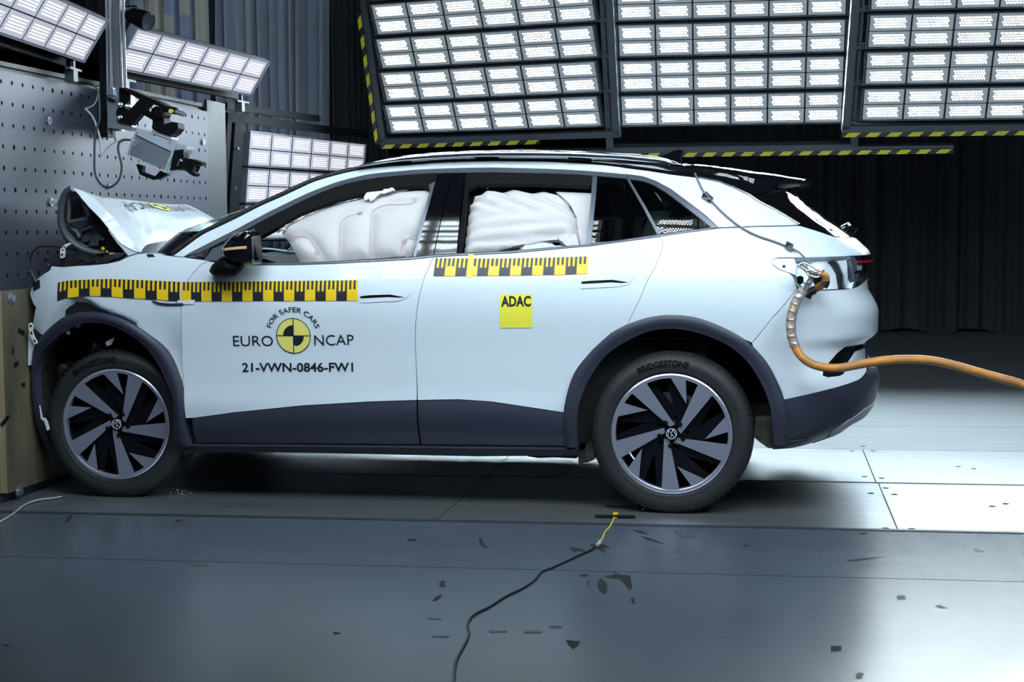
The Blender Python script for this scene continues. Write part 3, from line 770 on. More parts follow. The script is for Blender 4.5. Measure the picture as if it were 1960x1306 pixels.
qlow = panel('rear_fender', BQ, 'white', car, far=True, gap=.0006, h=.03)
flap = panel('charging_flap_recess', [(1476, 498), (1484, 494.6), (1520, 494), (1524, 503), (1524, 528), (1512, 523), (1490, 515), (1480, 507)], 'white', car, gap=.0015, off=-.001)
# rear bumper, wraps round the corner to the centre line
def wrap(px_list, zlist):   # add a tail of points at the centre line of the car
    return px_list
sMAX = XR0 + RL
def sz(p): return list(p2s(p))
bump = [sz(p) for p in [(1439, 657), (1480, 607), (1526, 554), (1560, 556.5), (1580, 556.5), (1631, 553), (1661, 535)]]
zt = bump[-1][1]
bump += [[bump[-1][0] + .15, zt], [sMAX, zt], [sMAX, .80]]
e_ = sz((1674, 651)); bump += [[e_[0] + .12, e_[1]]]
bump += [sz(p) for p in [(1674, 651), (1659, 656), (1648, 659.5), (1618.6, 664), (1601.5, 677), (1588.6, 692), (1574.7, 719), (1584, 722.5), (1608, 719.5), (1618.6, 712), (1631.5, 690), (1642, 672.5), (1655.5, 666), (1656.8, 690), (1656.8, 713), (1644.3, 726.5), (1623, 735), (1588.6, 744.7), (1501, 765), (1488, 732), (1463.7, 688.5)]]
bumper = panel('rear_bumper', None, 'white', car, sz=bump, far=True, h=.02, gap=.0004)
vent = panel('bumper_vent', [(1573, 721), (1588.6, 691), (1601.5, 675), (1618.6, 662), (1648, 657), (1675, 650), (1676, 700), (1664, 717), (1655, 722), (1655, 664), (1641, 671), (1630, 690), (1617, 712), (1607, 721), (1584, 724)], 'black', car, gap=0, off=-.022, th=.01, far=True)
reflector = panel('vent_reflector', [(1589, 690), (1601, 676), (1612, 671), (1598, 692), (1592, 697)], 'darkred', vent, off=-.012, th=.01, gap=0)
# bumper lower cladding
bc = [sz(p) for p in [(1501, 766), (1588.6, 745.7), (1623, 736), (1644.3, 727.5), (1657.5, 714), (1659, 690), (1659, 664)]]
e2 = sz((1671, 706)); 
bc += [[e2[0] + .10, .73], [sMAX, .73], [sMAX, .50]]
e3 = sz((1680, 771)); bc += [[e3[0] + .12, e3[1]]]
bc += [sz(p) for p in [(1678, 774), (1655, 787), (1620, 812), (1588, 832), (1561, 847.6), (1513.6, 857), (1479, 859.5), (1479.6, 846), (1498, 846), (1497, 800), (1492, 768)]]
bclad = panel('bumper_cladding', None, 'clad', car, sz=bc, far=True, h=.03, off=.003, gap=0)
panel('bumper_fitting_strip', [(1479, 843), (1508, 843), (1545, 839), (1545, 842), (1508, 847), (1480, 848)], 'clad', car, off=.010, gap=0, th=.012)
df = [sz(p) for p in [(1560.8, 846.5), (1588.6, 827), (1620.8, 805.8), (1653, 782), (1674, 766), (1684, 752), (1684, 762), (1678.6, 773.6), (1657, 793), (1627, 812), (1597, 833.6), (1576, 844)]]
diffuser = panel('diffuser_trim', None, 'diff', car, sz=df, far=True, h=.02, off=.007, gap=0, th=.012)
panel('diffuser', [(1585, 843), (1602, 836), (1640, 808), (1678, 776), (1678.6, 788.6), (1663.6, 801.5), (1627, 829), (1599, 841)], 'black', car, off=-.01, gap=0, th=.04)
mb = MB()
Pb = [surf(s_, z_) for s_, z_ in [sz((1479, 858)), sz((1513, 856)), sz((1561, 847)), sz((1599, 840)), sz((1627, 829)), sz((1663, 801))]]
V = [p for p in Pb] + [np.array([p[0], 2 * YC - p[1], p[2]]) for p in Pb]; n = len(Pb)
mb.add(V, [(i, i + 1, i + 1 + n, i + n) for i in range(n - 1)]); mb.build('bumper_underside', 'black', car)

# door lower cladding and sill
def cl(t, w_): return .010 + .004 * math.sin(w_ * math.pi)
c1 = band('door_cladding', [(369, 801.5), (448.6, 791), (577, 778), (705.7, 770.4), (797.5, 767.4)], [(376, 848), (450, 848.5), (577, 849), (700, 850), (803.5, 851)], 'clad', fdoor, k=6, off=lambda t, w_: .012 - .010 * min(1, abs(w_ - .42) / .42) ** 2 * 1, far=True)
c2 = band('door_cladding', [(800.5, 767.4), (877, 766), (941.5, 770.4), (1005.7, 780), (1079, 791)], [(807, 851), (880, 851.7), (941.5, 852.5), (1005, 853.2), (1082, 854)], 'clad', rdoor, k=6, off=lambda t, w_: .012 - .010 * min(1, abs(w_ - .42) / .42) ** 2 * 1, far=True)
sill = band('side_sill', [(343, 848), (375, 850), (577, 851.3), (804, 853.5), (1083, 856.5), (1106.5, 857.5)], [(350, 867), (513, 866), (700, 869), (911, 873.6), (1106.5, 872)], 'clad', car, k=4, off=lambda t, w_: .020 - .018 * w_, th=.10, far=True)
# wheel arch cladding
def archoff(t, w_): return .016 + .012 * math.sin(min(1, w_ * 1.15) * math.pi * .9) - .004 * w_
arR = band('wheel_arch_trim', ARO_R, ARI_R, 'clad', car, n=70, k=6, off=archoff, th=.05, far=True)
arF = band('wheel_arch_trim', ARO_F, ARI_F, 'clad', car, n=70, k=6, off=lambda t, w_: .016 + .012 * math.sin(min(1, w_ * 1.15) * math.pi * .9) - .022 * max(0, (t - .55) / .45), th=.035)
arF['label'] = 'front wheel arch trim, sprung loose'

# ---- window surrounds
TR1 = ROOF_B[1:]; 
TR2 = [(380, 484), (420, 464), (450, 449), (486, 430.5), (516, 414), (546, 399.5), (580, 382.5), (606, 370.5), (642, 357), (666, 350), (697, 343), (727, 338.5), (787, 333), (820, 331), (860, 330), (943, 329), (1045, 331), (1100, 333), (1150, 336.5), (1201, 341)]
band('window_trim', TR1, TR2, 'trim', car, k=2, off=lambda t, w_: -.004, far=True)
band('window_trim', [(1198, 333.5), (1230.6, 338.5), (1255, 347), (1283.7, 362.5), (1324.5, 393), (1352, 415), (1374.5, 436)], [(1204, 342), (1229, 345.5), (1248, 351), (1276, 367.5), (1316, 398), (1345, 421), (1363, 436.5)], 'trim', car, k=2, off=lambda t, w_: -.004, far=True)
belt_trim = band('belt_trim', BELT2, BELT, 'trim', car, k=2, off=lambda t, w_: -.003 + .004 * math.sin(w_ * 3.1), far=True)
# front door frame, black, in two strips
OPF_T = [(486, 455), (521, 436), (541.6, 422), (574, 403.5), (643.7, 378), (698.8, 364.7), (756, 353.5), (800, 350.2), (812, 351.5), (819, 356), (822.5, 363)]
band('window_frame', [(380, 484), (420, 464), (450, 449), (486, 430.5), (516, 414), (546, 399.5), (580, 382.5), (606, 370.5), (642, 357), (666, 350), (697, 343), (727, 338.5), (787, 333), (838, 330.5)],
     [(395, 492), (430, 487), (484, 456)] + OPF_T, 'black', fdoor, n=60, k=3, off=lambda t, w_: -.008 - .012 * w_, far=True, th=.03)
band('window_frame', [(819, 348), (826, 352), (838, 331)], [(822.5, 363), (821, 372), (838, 331)], 'black', fdoor, n=8, k=2, off=lambda t, w_: -.010, far=True, th=.02)
band('window_frame', [(820, 352), (829, 352), (789, 492), (780, 493)][0:1] + [(822.5, 363), (790, 490)], [(833, 345), (828.5, 362), (795, 490.5)], 'trim', fdoor, n=20, k=2, off=lambda t, w_: -.007, far=True, th=.02)
# mirror sail and small front quarter light
panel('mirror_sail', [(388, 497), (412, 466), (450, 449.5), (484, 431.5), (487, 440), (487, 502), (440, 499)], 'trim', fdoor, gap=0, off=-.010, far=True)
panel('quarter_light', [(373, 488), (402, 471), (392, 492.5)], 'black_gloss', fdoor, gap=0, off=-.006, far=True, h=.03)
# B pillar panels
bp1 = panel('pillar_cover', [(838, 333), (865, 331.5), (829.5, 487), (795, 490)], 'black_gloss', fdoor, gap=.001, off=-.003, far=True, h=.03)
bp2 = panel('pillar_cover', [(866, 331.5), (890, 330.5), (874, 484.5), (830.5, 487)], 'black_gloss', rdoor, gap=.001, off=-.003, far=True, h=.03)
# rear door frame
band('window_frame', [(888, 330.5), (943, 329), (1045, 331), (1100, 333), (1135, 335.5)], [(912, 349.5), (943, 347.5), (1004, 347.3), (1080, 349.5), (1133, 352.4)], 'black', rdoor, n=30, k=3, off=lambda t, w_: -.008 - .01 * w_, far=True, th=.03)
band('window_frame', [(890, 330.5), (888, 360), (881, 430), (874, 485)], [(913, 349), (896, 358), (892, 372), (888, 430), (880, 485)], 'black', rdoor, n=24, k=3, off=lambda t, w_: -.008 - .008 * w_, far=True, th=.03)
band('window_divider', [(1134, 336), (1131, 380), (1122, 467.5)], [(1143, 336.5), (1140, 380), (1130.5, 466.5)], 'trim', rdoor, n=16, k=2, off=lambda t, w_: -.004, far=True, th=.02)
band('window_divider', [(1199, 341), (1230, 395), (1258, 448)], [(1204, 341), (1236, 395), (1264, 447.5)], 'trim', rdoor, n=16, k=2, off=lambda t, w_: -.003, far=True, th=.02)
glA = panel('door_glass', [(1142, 336), (1200, 341), (1259, 448), (1130, 467)], 'darkglass', rdoor, gap=0, off=-.010, th=.004, far=True)
glB = panel('side_window', [(1204, 342), (1229, 345.5), (1250, 351), (1278, 367.5), (1318, 398), (1347, 421), (1365, 435.5), (1318, 441), (1263, 448)], 'darkglass', car, gap=0, off=-.010, th=.004, far=True)
panel('window_border', [(1204, 342), (1229, 345.5), (1250, 351), (1278, 367.5), (1318, 398), (1347, 421), (1365, 435.5), (1340, 438), (1330, 428), (1300, 402), (1266, 374), (1245, 359), (1226, 354), (1212, 352)], 'black_gloss', glB, gap=0, off=-.012, th=.003)

# ---- black rear side wing and tailgate
wing = panel('tailgate_wing', [(1437, 375.5), (1519, 355), (1523, 364), (1527, 375), (1538, 390), (1559, 415), (1580, 432), (1599, 445.5), (1606, 453), (1597.5, 452.5), (1565, 441.5), (1533, 429.5), (1505, 414), (1481, 400.5)], 'black_gloss', car, far=True, h=.03, gap=.001)
gw = [sz(p) for p in [(1538, 390), (1559, 415), (1580, 432), (1599, 445.5), (1607, 454)]]
glassr = panel('rear_window', None, 'black_gloss', car, sz=gw + [[sMAX, gw[-1][1]], [sMAX, gw[0][1]]], far=True, h=.03, gap=0)
tg = [sz(p) for p in [(1607, 455), (1637, 456.5), (1652.7, 465.4), (1664, 476), (1667.5, 483), (1664, 487.5)]]
tail = panel('tailgate', None, 'white', car, sz=[tg[0]] + [[sMAX, tg[0][1] - .01], [sMAX, tg[-1][1]]] + tg[::-1][:-1], far=True, h=.03, gap=0)
# tail lamp
tl = [sz(p) for p in [(1628, 491), (1664, 488)]]
t2 = [sz(p) for p in [(1661, 533.5), (1636.8, 552), (1633, 552), (1635.6, 539.6), (1633, 521), (1628, 497)]]
lamp = panel('tail_lamp', None, 'black_gloss', car, sz=tl + [[sMAX, tl[-1][1]], [sMAX, t2[0][1]]] + t2, far=True, h=.03, gap=.001, th=.04)
rs = [sz(p) for p in [(1638, 499.5), (1664, 498.5)]]
panel('light_strip', None, 'red', lamp, sz=rs + [[rs[1][0] + .2, rs[1][1]], [rs[1][0] + .2, rs[1][1] - .010], [rs[1][0], rs[1][1] - .010], sz((1638, 503.5))], off=.0015, th=.003, gap=0)
panel('lamp_lens', [(1637, 537), (1650, 538), (1640, 544)], 'red', lamp, off=.0012, th=.002, gap=0)
panel('reversing_light', [(1640, 509), (1649, 508), (1650, 512), (1648, 517), (1641, 518)], 'lampclear', lamp, off=.0018, th=.004, gap=0, h=.02)
panel('lamp_base', [(1627, 492), (1634, 491), (1640, 500), (1640, 540), (1636, 551), (1633, 552), (1635.6, 539.6), (1633, 521), (1628, 497)], 'trim', lamp, off=.0015, th=.03, gap=0)
# open pocket where the outer tail lamp sat
pk = [(1521, 494), (1590, 492), (1627, 491), (1629, 497), (1634, 521), (1636, 540), (1631, 553), (1580, 556), (1560, 556), (1535, 549), (1524, 530)]
panel('lamp_pocket', pk, 'white', car, gap=-.006, off=-.040, th=.0, h=.03, fn=lambda vs: -.012 * np.sin(vs[:, 0] * 30) * np.cos(vs[:, 1] * 25))
band('pocket_wall', pk + pk[:1], pk + pk[:1], 'white', car, n=60, k=1, off=lambda t, w_: -.042 * w_, th=0)
band('rubber_seal', [(1594, 495), (1605, 505), (1612, 520), (1617, 553)], [(1606, 494.5), (1613, 505), (1619, 520), (1626, 553)], 'rubber', car, n=16, k=3, off=lambda t, w_: -.030 + .012 * math.sin(w_ * 3.14), th=.012)
panel('pocket_rib', [(1608, 496), (1626, 493), (1629, 520), (1632, 551), (1628, 552), (1621, 525), (1614, 505)], 'white', car, gap=0, off=-.020, th=.02)
panel('gap_shadow_strip', [(1560, 554.5), (1600, 553), (1630, 551.5), (1630, 553.5), (1580, 556.5)], 'black', car, gap=0, off=-.010, th=.01)

# ---- dark inner shell behind the panel joints
shell = [(120, 515), (250, 498), (400, 505), (480, 512), (640, 509), (829, 497), (984, 489), (1127, 477), (1263, 459), (1400, 440), (1470, 446), (1500, 470), (1512, 500), (1505, 560), (1470, 640), (1452, 676), (1427, 652), (1378, 626), (1329, 609), (1280, 605), (1240, 610), (1201, 623), (1170, 640), (1133, 673), (1104, 709), (1090, 745), (1083, 790), (1083, 866), (800, 864), (350, 860), (352, 740), (330, 691), (312, 666), (284, 642), (251, 620), (214, 606), (180, 600), (150, 601), (120, 612)]
sh = panel('body_shell', shell, 'void', car, gap=0, off=-.030, th=0, far=True, h=.08)
# wheel housings
def arch_house(lst, xc, name, depth=.42):
    P = S(lst); P = resamp(P, 40); A = surf(P[:, 0], P[:, 1], -.005)
    mb = MB(); n = len(A)
    V = list(A) + [np.array([xc + (a[0] - xc) * 1.02, .14, .36 + (a[2] - .36) * 1.03]) for a in A] + [np.array([xc + (a[0] - xc) * 1.0, depth, .36 + (a[2] - .36) * .98]) for a in A]
    Fc = [(r * n + i, r * n + i + 1, (r + 1) * n + i + 1, (r + 1) * n + i) for r in range(2) for i in range(n - 1)]
    Fc.append(tuple(range(2 * n, 3 * n)))
    o = mk(name, V, Fc, 'liner', car, True); autosmooth(o, 40); return o
hR = arch_house(ARI_R, 0, 'wheel_housing'); PANELS.append(hR)
hF = arch_house(ARI_F[1:-1], -2.72, 'wheel_housing')
mb = MB(); mb.box((-1.35, YC, .305), (2.05, 1.45, .06)); mb.box((-1.35, YC, .265), (1.9, 1.1, .03)); mb.box((.45, YC, .43), (.25, 1.4, .1)); mb.build('underbody', 'void', car)
# hanging bits of the underside
mb = MB(); slab(mb, [(1106.5, 866), (1118, 868), (1122, 850), (1140, 842), (1138, 880), (1126, 885), (1116, 887), (1107, 893)], .08, .22); mb.build('mud_flap', 'liner', car)
mb = MB(); slab(mb, [(1470, 800), (1482, 800), (1482, 859), (1470, 858), (1456, 848), (1444, 838), (1446, 800)], .08, .2); mb.build('wheel_housing_edge', 'liner', car)
mb = MB(); slab(mb, [(1008, 868), (1104, 868), (1104, 878), (1060, 876), (1030, 877), (1010, 874)], .12, .3); slab(mb, [(342, 846), (372, 850), (372, 862), (356, 872), (350, 868)], .05, .1); mb.build('floor_tray', 'void', car)

# ------------------------------------------------------------------ roof, glass, rails
def poly3(px, n):   # traced on the flank, returned as 3D points
    P = S(px); P = resamp(P, n); return surf(P[:, 0], P[:, 1])
R1 = poly3(ROOF_T0[11:] + QT[1:7], 40)                    # roof edge, header to spoiler root
R2 = [onY((1460, 368.5), .265), onY((1480, 364), .30), onY((1500, 359.5), .36), onY((1519, 355), .43), onY((1536, 351), .52), onY((1548, 348), .62)]
E_ = np.array(list(R1) + R2)
hx0 = np.interp(E_[:, 0], [-1.5, -1.1, -.2, .04, .11, .21, .34, .40, .45, .54, .63], [.045, .05, .055, .060, .074, .094, .128, .109, .090, .052, .011])
_zt = np.interp(E_[:, 0], [.04, .12, .21, .30, .40, .47, .535, .58, .625], [1.612, 1.604, 1.594, 1.582, 1.568, 1.556, 1.543, 1.536, 1.528])
hx = np.where(E_[:, 0] > .04, np.maximum(.006, _zt - E_[:, 2]), hx0)
def roofgrid(E, H, na=14, p=3.0):
    V = []; n = len(E)
    for i in range(n):
        for j in range(2 * na + 1):
            a = j / na
            b = a if a <= 1 else 2 - a
            kk = b * na
            b2 = float(np.interp(kk, [0, 1, 2, 3, 4, 5, 6, 7, 9, na], [0, .002, .005, .012, .03, .07, .13, .23, .5, 1]))
            hz = float(np.interp(kk, [0, 1, 2, 3, 4, 5, 6, 7, 9, na], [0, .28, .52, .68, .77, .83, .875, .91, .96, 1]))
            y = E[i][1] + (YC - E[i][1]) * b2
            if a > 1: y = 2 * YC - y
            V.append((E[i][0], y, E[i][2] + H[i] * hz))
    k = 2 * na + 1
    Fc = [(i * k + j, (i + 1) * k + j, (i + 1) * k + j + 1, i * k + j + 1) for i in range(n - 1) for j in range(k - 1)]
    return V, Fc
E0 = E_.copy(); E0[:, 2] -= .002
V, Fc = roofgrid(E0, hx)
roof = mk('roof', V, Fc, 'black_gloss', car, True)
# spoiler underside and lip
mb = MB()
ys = np.linspace(.30, 2 * YC - .30, 25)
def spz(x, y):
    b = 1 - abs(y - YC) / (YC - .3); b = max(0, min(1, b))
    return np.interp(x, E_[:, 0], E_[:, 2]) + .012
tip = [(np.interp(abs(y - YC), [0, YC - .62, YC - .43, YC - .36, YC - .30], [.655, .628, .56, .515, .47]), y) for y in ys]
V = []
for x, y in tip: V += [(x, y, 1.530 if x > .6 else np.interp(x, [.45, .62], [1.50, 1.522])), (x - .004, y, np.interp(x, [.45, .62], [1.47, 1.502])), (x - .06, y, np.interp(x, [.45, .62], [1.45, 1.478])), (.42, y, 1.46)]
Fc = [(4 * i + j, 4 * i + 4 + j, 4 * i + 5 + j, 4 * i + 1 + j) for i in range(24) for j in range(3)]
mk('rear_spoiler', V, Fc, 'black_gloss', car, True)
# rails
def railpath(top, bot, Y):
    T_ = resamp([onY(p, Y) for p in top], 36); B_ = resamp([onY(p, Y) for p in bot], 36); return T_, B_
RT = [(684, 319), (703, 311.6), (735, 304.5), (766, 299.4), (812, 294), (860, 291), (902, 289), (950, 288), (1004, 287.8), (1100, 289.4), (1180, 293.8), (1202, 294.5), (1263, 300.6), (1284, 306.7), (1300, 313), (1310, 318)]
RB = [(684, 321), (703, 318), (746, 311.4), (780, 308), (840, 303.5), (902, 300.6), (950, 300), (1045, 300.6), (1100, 302), (1180, 306), (1243, 312.6), (1294, 316), (1306, 318), (1312, 319)]
for far in (0, 1):
    T_, B_ = railpath(RT, RB, .27)
    V = []; n = len(T_)
    for i in range(n):
        c = (T_[i] + B_[i]) / 2; hh = np.linalg.norm(T_[i] - B_[i]) / 2; d = (T_[i] - B_[i]) / (2 * hh + 1e-9)
        for k in range(12):
            a = 2 * math.pi * k / 12
            ca, sa = math.cos(a), math.sin(a)
            pz = d * hh * np.sign(sa) * abs(sa) ** .8; py = .020 * np.sign(ca) * abs(ca) ** .8
            V.append(c + pz + np.array([0, py, 0]))
    if far: V = [np.array([v[0], 2 * YC - v[1], v[2]]) for v in V]
    Fc = [(i * 12 + k, i * 12 + (k + 1) % 12, (i + 1) * 12 + (k + 1) % 12, (i + 1) * 12 + k) for i in range(n - 1) for k in range(12)] + [tuple(range(12)), tuple(range((n - 1) * 12, n * 12))]
    b_ = MB(); b_.add(V, Fc); ro = b_.build('roof_rail', 'silver', car, True)
# rail feet
mb = MB()
for x0 in (-1.32, -.9, -.45, -.02):
    zt_ = float(np.interp(x0, E_[:, 0], E_[:, 2]))
    mb.box((x0, .285, zt_ + .03), (.10, .03, .03)); mb.box((x0, 2 * YC - .285, zt_ + .03), (.10, .03, .03))
mb.build('rail_foot', 'black', car)
# shark fin
mb = MB()
fin = [(1262, 301), (1275, 296), (1288, 289.5), (1298, 287), (1306, 288), (1307.5, 290), (1303.5, 298), (1303, 303), (1306, 312), (1300, 316), (1262, 308)]
P = [onY(p, YC) for p in fin]
V = []; 
for s_, t_ in ((-1, .028), (1, .028)):
    for p in P: V.append((p[0], p[1] + s_ * (t_ if p[2] < 1.72 else .006), p[2]))
n = len(P); b2 = [(p[0], p[2]) for p in P]; tr = tess(b2)
mb.add(V, [t for t in tr] + [(a + n, c + n, b + n) for a, b, c in tr] + [(i, i + n, (i + 1) % n + n, (i + 1) % n) for i in range(n)])
mb.build('shark_fin_antenna', 'black_gloss', car, True)
# windscreen
WE = poly3(ROOF_T0[:13], 26)
def wgrid(E, t0, t1, na, bulge, name, m, parent, off=0.0, jmax=None):
    na = 20; jmax = jmax * 2 if jmax else None
    k = 2 * na + 1; V = []; n = 12; ids = np.linspace(t0, t1, n)
    for t in ids:
        i = t * (len(E) - 1); i0 = min(int(i), len(E) - 2); e = E[i0] * (1 - (i - i0)) + E[i0 + 1] * (i - i0)
        for j in range(k):
            a = j / na; b = a if a <= 1 else 2 - a
            y = e[1] + (YC - e[1]) * b; y = y if a <= 1 else 2 * YC - y
            g = bulge(t) * (1 - (1 - b) ** 8)
            V.append((e[0] - 1.0 * g - off * .5, y, e[2] + .08 * g + off * .9))
    if jmax: V = [V[i * k + j] for i in range(n) for j in range(jmax + 1)]; k = jmax + 1
    Fc = [(i * k + j, (i + 1) * k + j, (i + 1) * k + j + 1, i * k + j + 1) for i in range(n - 1) for j in range(k - 1)]
    return mk(name, V, Fc, m, parent, True)
bul = lambda t: float(np.interp(t, [0, .2, .45, 1], [.21, .22, .10, .03]))
ws = wgrid(WE, .0, 1, 10, bul, 'windscreen', 'glass', car)
wgrid(WE, 0, .15, 10, bul, 'windscreen_border', 'black_gloss', ws, .002, 7)

wgrid(WE, .93, 1, 10, bul, 'windscreen_header', 'black_gloss', ws, .002)
# black pillar edge seal
mb = MB(); mb.tube([p + np.array([-.012, .006, .008]) for p in WE], .011, 8); mb.build('windscreen_seal', 'rubber', car, True)
mb = MB(); mb.tube([np.array([p[0] - .012, 2 * YC - p[1] - .006, p[2] + .008]) for p in WE], .011, 8); mb.build('windscreen_seal', 'rubber', car, True)
mb = MB(); mb.tube([p + np.array([.0, .006, .006]) for p in poly3(ROOF_T0[12:] + QT[1:], 60)], .005, 6); mb.build('roof_seal', 'rubber', car, True)
# silver line on the rear side window edge
mb = MB(); mb.tube([p + np.array([0, -.003, .004]) for p in poly3(QT[3:], 30)], .0028, 6); mb.build('brightwork_strip', 'silver', car, True)
# camera pod on the tailgate
mb = MB(); a_ = onY((1612, 434), YC); mb.tube([onY((1610, 436), YC), onY((1622, 432), YC), onY((1630, 440), YC)], [.008, .018, .014], 10); mb.build('tailgate_fitting', 'silver', car, True)
mb = MB(); mb.tube([onY((1622, 444), YC), onY((1627, 433), YC)], .024, 16); mb.tube([onY((1629, 445), YC), onY((1634, 434), YC)], .022, 16); mb.build('tailgate_nozzle', 'black_gloss', car, True)
# cowl
mb = MB()
cz = WE[0][2]
V = []
for i in range(9):
    a = i / 8; y = .12 + (2 * YC - .24) * a; bb = 1 - (1 - (a if a < .5 else 1 - a) * 2) ** 2.4
    V += [(-2.42 - .13 * bb, y, cz - .01 + .03 * bb), (-2.60 - .10 * bb, y, cz - .03 + .02 * bb)]
mb.add(V, [(2 * i, 2 * i + 2, 2 * i + 3, 2 * i + 1) for i in range(8)]); mb.build('cowl', 'black', car, True)

# ------------------------------------------------------------------ buckled bonnet
def H(u, v):
    """u 0 at the hinge line, 1 at the ridge; v across the car"""
    w_ = 4 * v * (1 - v)
    y0 = .12 + .03 * u; y1 = 1.72 - .02 * u
    y = y0 + (y1 - y0) * v
    xr = -2.566 - .10 * min(1, w_ * 1.6); zr = 1.200 + .055 * w_
    xg = -2.923 - .06 * v - .02 * math.sin(v * 6); zg = 1.508 - .045 * min(1, v * 4) + .012 * math.sin(v * 5 + .5)
    x = xr + (xg - xr) * u; z = zr + (zg - zr) * u
    b = math.sin(math.pi * min(1, u)) 
    z += .018 * b + .012 * math.sin(v * 9 + u * 4) * b * u - .018 * math.exp(-((v - .20 - .25 * u) / .035) ** 2) * b
    z += .03 * b * math.exp(-((v - .88) / .12) ** 2)
    return np.array([x, y, z])
NU, NV = 28, 44
V = []; 
rows_u = list(np.linspace(0, 1, NU))
for u in rows_u:
    for j in range(NV + 1): V.append(H(u, j / NV))
# beyond the ridge the sheet folds down toward the barrier
for k, (dx, dz) in enumerate([(-.012, -.004), (-.03, -.02), (-.06, -.07), (-.09, -.15), (-.11, -.26), (-.12, -.34)]):
    for j in range(NV + 1):
        v = max(j, 4) / NV; p = H(1, v); V.append(p + np.array([dx * (1.0 if v > .06 else .4), .02 * math.sin(v * 9 + k), dz]))
n = NV + 1; nr = NU + 6
Fc = [(i * n + j, (i + 1) * n + j, (i + 1) * n + j + 1, i * n + j + 1) for i in range(nr - 1) for j in range(NV) if i < NU - 1 or j > 4]
V = V + [v + np.array([.004, 0, -.012]) for v in V[:0]]
bon = mk('bonnet', V, [f[::-1] for f in Fc], 'white', car, True)
# turned down edge flange along the near side: the white strip seen in front of the dark interior
US = [(139.5, 360), (152, 363), (163, 369), (184, 382), (208, 407), (227, 429), (249, 457), (271, 483.5)]
LS = [(142, 363.5), (150, 371), (158, 382), (171.7, 398), (192, 418), (208.5, 438), (230, 466), (258, 481)]
A = [onY(p, .125) for p in US]; B = [onY(p, .105) for p in LS]; A = resamp(A, 24); B = resamp(B, 24)
mb = MB(); mb.add(list(A) + list(B) + list(B + np.array([0.0, .03, .0])), [(i, i + 1, 24 + i + 1, 24 + i) for i in range(23)] + [(24 + i, 24 + i + 1, 48 + i + 1, 48 + i) for i in range(23)]); mb.build('bonnet_edge', 'white', bon, True)
mb = MB()
V = [onY(p, .11) for p in [(208, 437), (213, 440), (232, 463), (252, 478), (262, 484.5), (246, 489.5), (224, 465), (207, 441)]]
mb.prism(V, [(p[0], p[2]) for p in V], (0, .012, 0)); mb.build('bonnet_flange', 'white', bon)
# inner frame of the bonnet, folded open toward the viewer
OUT = [(139.5, 361), (128, 367), (121, 380), (117.5, 400), (116.5, 420), (121, 440), (130, 455), (143, 467), (160, 477), (180, 483), (200, 486.5)]
P3 = [onY(p, .14 + .010 * i) for i, p in enumerate(OUT)]
mb = MB(); mb.tube(smoothpath(P3, 5), .017, 10); mb.build('inner_rim', 'hoodin', bon, True)
P3b = [onY((p[0] + 9 - .3 * i, p[1] + 6 - 1.0 * i), .20 + .010 * i) for i, p in enumerate(OUT[:9])]
mb = MB(); mb.tube(smoothpath(P3b, 5), .011, 8); 
mb.tube([onY(p, .2) for p in [(131, 426), (148, 422), (166, 420)]], .010, 8); mb.tube([onY(p, .2) for p in [(131, 374), (132, 400), (131, 424)]], .011, 8)
mb.tube([onY(p, .22) for p in [(166, 419), (170, 410), (163, 396), (158, 388)]], .012, 8); mb.tube([onY(p, .24) for p in [(156, 442), (166, 438), (178, 433)]], .008, 8)
mb.tube([onY(p, .24) for p in [(126, 430), (148, 444), (152, 455)]], .012, 8)
mb.build('inner_rib', 'hoodin', bon, True)
mb = MB()
back = [(134, 366), (124, 380), (120, 405), (121, 430), (131, 450), (146, 462), (166, 473), (190, 481), (204, 478), (196, 462), (192, 450), (206, 440), (185, 414), (160, 388)]
bm_pts = [onY(p, .30) for p in back]
mb.prism(bm_pts, [(p[0], p[2]) for p in bm_pts], (0, .01, 0)); mb.build('inner_sheet', 'hoodin', bon)
mb = MB()
for pts, Y in [([(133, 372), (150, 372), (156, 392), (158, 400), (152, 414), (134, 419)], .285), ([(154, 440), (164, 431), (177, 433), (172, 440), (160, 446)], .285), ([(172, 400), (205, 438), (236, 484), (200, 484), (192, 462), (186, 440), (180, 425)], .28)]:
    slab(mb, pts, Y, .01)
mb.build('inner_opening', 'void', bon)
mb = MB()
slab(mb, [(156, 446), (172, 444), (178, 452), (170, 462), (158, 464)], .27, .02); slab(mb, [(178, 448), (190, 447), (192, 460), (186, 472), (170, 470)], .27, .02)
mb.tube([onY(p, .25) for p in [(186, 470), (186, 460), (194, 456), (200, 460)]], .010, 8)
mb.build('inner_bracket', 'hoodin', bon, True)
# underbonnet space
mb = MB(); mb.box((-2.86, YC, .98), (.42, 1.3, .26)); mb.box((-2.70, .9, 1.10), (.2, 1.3, .10)); mb.build('engine_bay', 'void', car)
mb = MB()
slab(mb, [(115, 509), (115, 492), (141, 483), (141, 509)], .17, .02); mb.build('front_carrier', 'void', car)
mb = MB(); slab(mb, [(115.2, 494), (115.2, 478), (124, 468), (132, 465), (135, 467), (130, 471), (123, 476), (123, 492), (118, 495)], .14, .012); o = mb.build('headlamp_bracket', 'label', car)
mb = MB(); slab(mb, [(117, 486), (120, 485), (120, 489), (117, 490)], .136, .01); slab(mb, [(117, 479), (121, 477), (120, 481)], .136, .01); slab(mb, [(121, 473), (124, 471), (124, 474)], .136, .01); mb.build('bracket_slot', 'hole', o)
mb = MB()
for pts in [[(150, 500), (160, 497), (170, 502), (186, 500)], [(176, 494), (184, 488), (204, 486), (215, 488)], [(205, 505), (216, 498), (232, 494), (240, 487)]]:
    mb.tube(smoothpath([onY(p, .22) for p in pts], 5), .006, 6)
